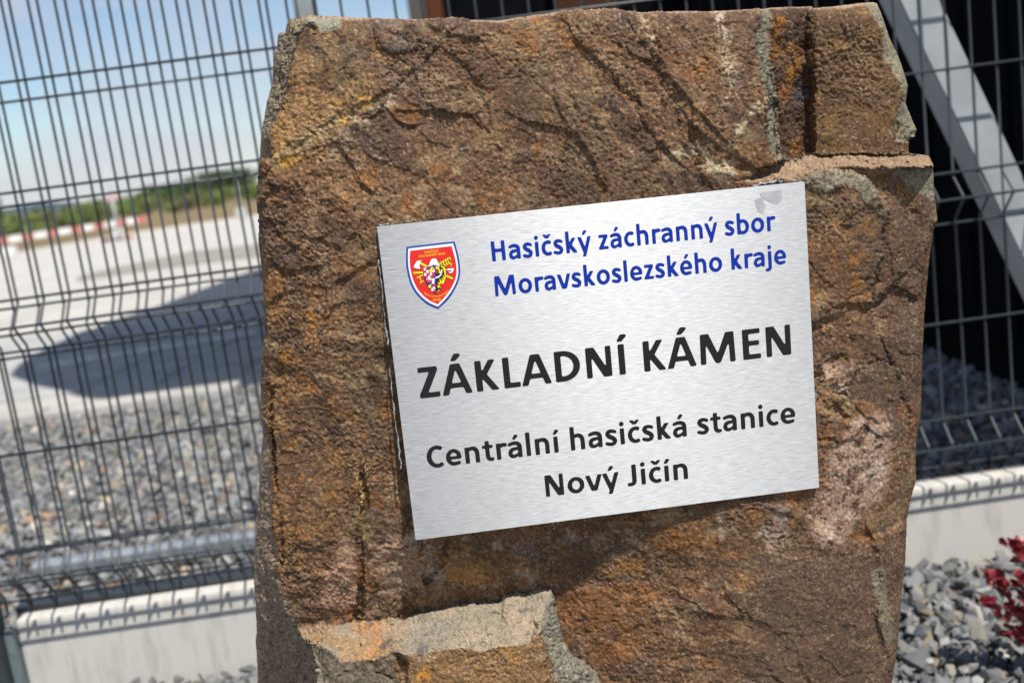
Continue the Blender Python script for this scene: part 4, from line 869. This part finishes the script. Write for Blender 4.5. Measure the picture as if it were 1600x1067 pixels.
def gravel(name, pts, size, label, seed, lift=0., shade=(.55, 1.05)):
    g = np.random.default_rng(seed); n = len(pts); V = []; F = []; Cc = []; b = 0
    for i in range(n):
        v, f = protos[g.integers(len(protos))]; s_ = size*g.lognormal(-.04, .28)*.5
        ax_ = g.normal(size=3); ax_[2] += 1.6; ax_ /= np.linalg.norm(ax_); t = g.uniform(0, 2*math.pi); u = np.cross(ax_, (math.cos(t), math.sin(t), .1)); u /= np.linalg.norm(u); w = np.cross(ax_, u)
        vv = (v @ np.array([u, w, ax_]))*s_; V.append(vv + (pts[i][0], pts[i][1], pts[i][2]+lift)); F.append(f+b); b += len(v)
        c = PAL[g.choice(len(PAL), p=PWt)]*g.uniform(*shade); Cc.append(np.tile(c, (len(v), 1)))
    me = mesh_np(name, np.concatenate(V), np.concatenate(F)); set_col(me, np.concatenate(Cc))
    o = link(name, me, GRV); tag(o, label, None, None, 'stuff'); return o
GRV = mat('gravel', rough=.8, spec=.35, attr='col', noise=(45, (.20, .195, .18), .52, .78), bump=(220, .5, .003))
def scatter(x0, x1, y0, y1, d, layers, keep=lambda x, y: True, seed=0):
    g = np.random.default_rng(seed); P = []
    for k in range(layers):
        for x in np.arange(x0, x1, d):
            for y in np.arange(y0, y1, d):
                a, b = x+g.uniform(-.5, .5)*d, y+g.uniform(-.5, .5)*d
                if keep(a, b): P.append((a, b, .004+k*.011+g.uniform(0, .008)))
    return P
inview = lambda x, y: y > .2 and abs(x/y) < .75
gravel('gravel', scatter(.30, 1.55, 1.05, 1.975, .025, 4, lambda x, y: inview(x, y) and y < 1.965+.035*x, 1), .036, 'grey slate gravel with ochre pieces in front of the concrete slab', 21)
gravel('gravel', scatter(-1.35, -.05, 1.35, 1.955, .029, 2, lambda x, y: inview(x, y) and y < 1.965+.035*x, 2), .036, 'grey gravel left of the rock at the foot of the slab', 22)
gravel('gravel', scatter(-2.3, 1.6, -.2, 1.96, .037, 1, lambda x, y: (not inview(x, y) or y < 1.3) and y < 1.965+.035*x, 4), .048, 'wide grey gravel bed around and before the standing rock', 24)
gravel('gravel', scatter(-3.1, 1.72, 2.06, 5.28, .034, 2, lambda x, y: inview(x, y) and (x < -.30*y+.8 or x > .30*y+.05) and y < 5.22-.09*(x+1.4), 3), .041, 'coarse grey and ochre gravel bed behind the mesh fence', 23, shade=(.70, 1.30))

# ------------------------------------------------------------------ red barberry at the lower right
lm = mat('barberry_leaf', (.17, .014, .022), .45, spec=.4, noise=(55, (.34, .04, .035), .5, .75)); lm2 = mat('barberry_leaf_dark', (.18, .010, .022), .42, noise=(55, (.25, .016, .028), .5, .75)); lm3 = mat('barberry_leaf_orange', (.50, .10, .03), .45)
for m_ in (lm, lm2, lm3):
    b_ = m_.node_tree.nodes['Principled BSDF']; b_.inputs['Subsurface Weight'].default_value = .15; b_.inputs['Subsurface Radius'].default_value = (.01, .003, .002)
twig = mat('barberry_twig', (.13, .06, .045), .7)
def leaf_mesh():
    V = []; F = []; rows = [(0, .03), (.15, .10), (.35, .24), (.55, .34), (.75, .36), (.9, .26), (1.0, .07)]
    for i, (t, w) in enumerate(rows):
        z = .10*math.sin(t*2.6)
        V += [(-w, t, z+.10*w), (0, t, z-.03), (w, t, z+.10*w)]
    for i in range(len(rows)-1):
        for j in range(2): a = i*3+j; F.append((a, a+1, a+4, a+3))
    return MB().add(V, F).mesh('leaf', True)
lms = []
for m_ in (lm, lm, lm2, lm3):
    q = leaf_mesh(); q.materials.append(m_); lms.append(q)
def barberry(name, base, label, stems, seed):
    g = np.random.default_rng(seed); root = bpy.data.objects.new(name, None); COL.objects.link(root); root.location = tuple(base); tag(root, label, 'shrub')
    n = 0
    for (tip, bend) in stems:
        tip = np.array(tip, float); k = 12; pts = [tip*(i/k) + np.array(bend)*math.sin(math.pi*i/k) for i in range(k+1)]
        MB().tube(pts, list(np.linspace(.0022, .0009, k+1)), 6).build('stem', twig, root, True)
        L_ = np.linalg.norm(tip); m_ = int(L_/.0056)
        for j in range(m_):
            f = .2+.8*(j+.5)/m_; i = f*k; a = pts[int(min(i, k-1))]; b = pts[int(min(i, k-1))+1]; p = a+(b-a)*(i-int(min(i, k-1)))
            for _ in range(1 if f < .9 else 3):
                d = g.normal(size=3); d[2] = abs(d[2])*.6+.35; d /= np.linalg.norm(d); x_ = np.cross(d, g.normal(size=3)); x_ /= np.linalg.norm(x_); z_ = np.cross(x_, d); s_ = .0175*g.uniform(.65, 1.15)*(1.05 if f > .9 else 1)
                kx_ = 0 if g.random() < .55 else (2 if g.random() < .75 else 3)
                o = bpy.data.objects.new('leaf', lms[kx_]); COL.objects.link(o); o.parent = root
                o.matrix_local = Matrix(((x_[0]*s_, d[0]*s_, z_[0]*s_, p[0]), (x_[1]*s_, d[1]*s_, z_[1]*s_, p[1]), (x_[2]*s_, d[2]*s_, z_[2]*s_, p[2]), (0, 0, 0, 1))); n += 1
    return n
Yb = 1.50
def bp(px, py): r_ = ray(float(px), float(py)); return r_*(Yb/r_[1]) + EYE
base = bp(1690, 1040); base[2] = .01
tips = [(1570, 846), (1606, 862), (1534, 938), (1548, 900), (1580, 895), (1580, 990), (1640, 890), (1606, 925), (1660, 940), (1572, 950), (1598, 965), (1700, 880)]
g_ = np.random.default_rng(8)
nl = barberry('barberry_shrub', base, 'small red leaved barberry shrub growing in grey gravel by the concrete slab', [(bp(*t)-base+np.array([0, g_.uniform(-.04, .05), 0]), (g_.uniform(-.01, .015), g_.uniform(-.01, .01), 0)) for t in tips], 12)
print('leaves', nl)
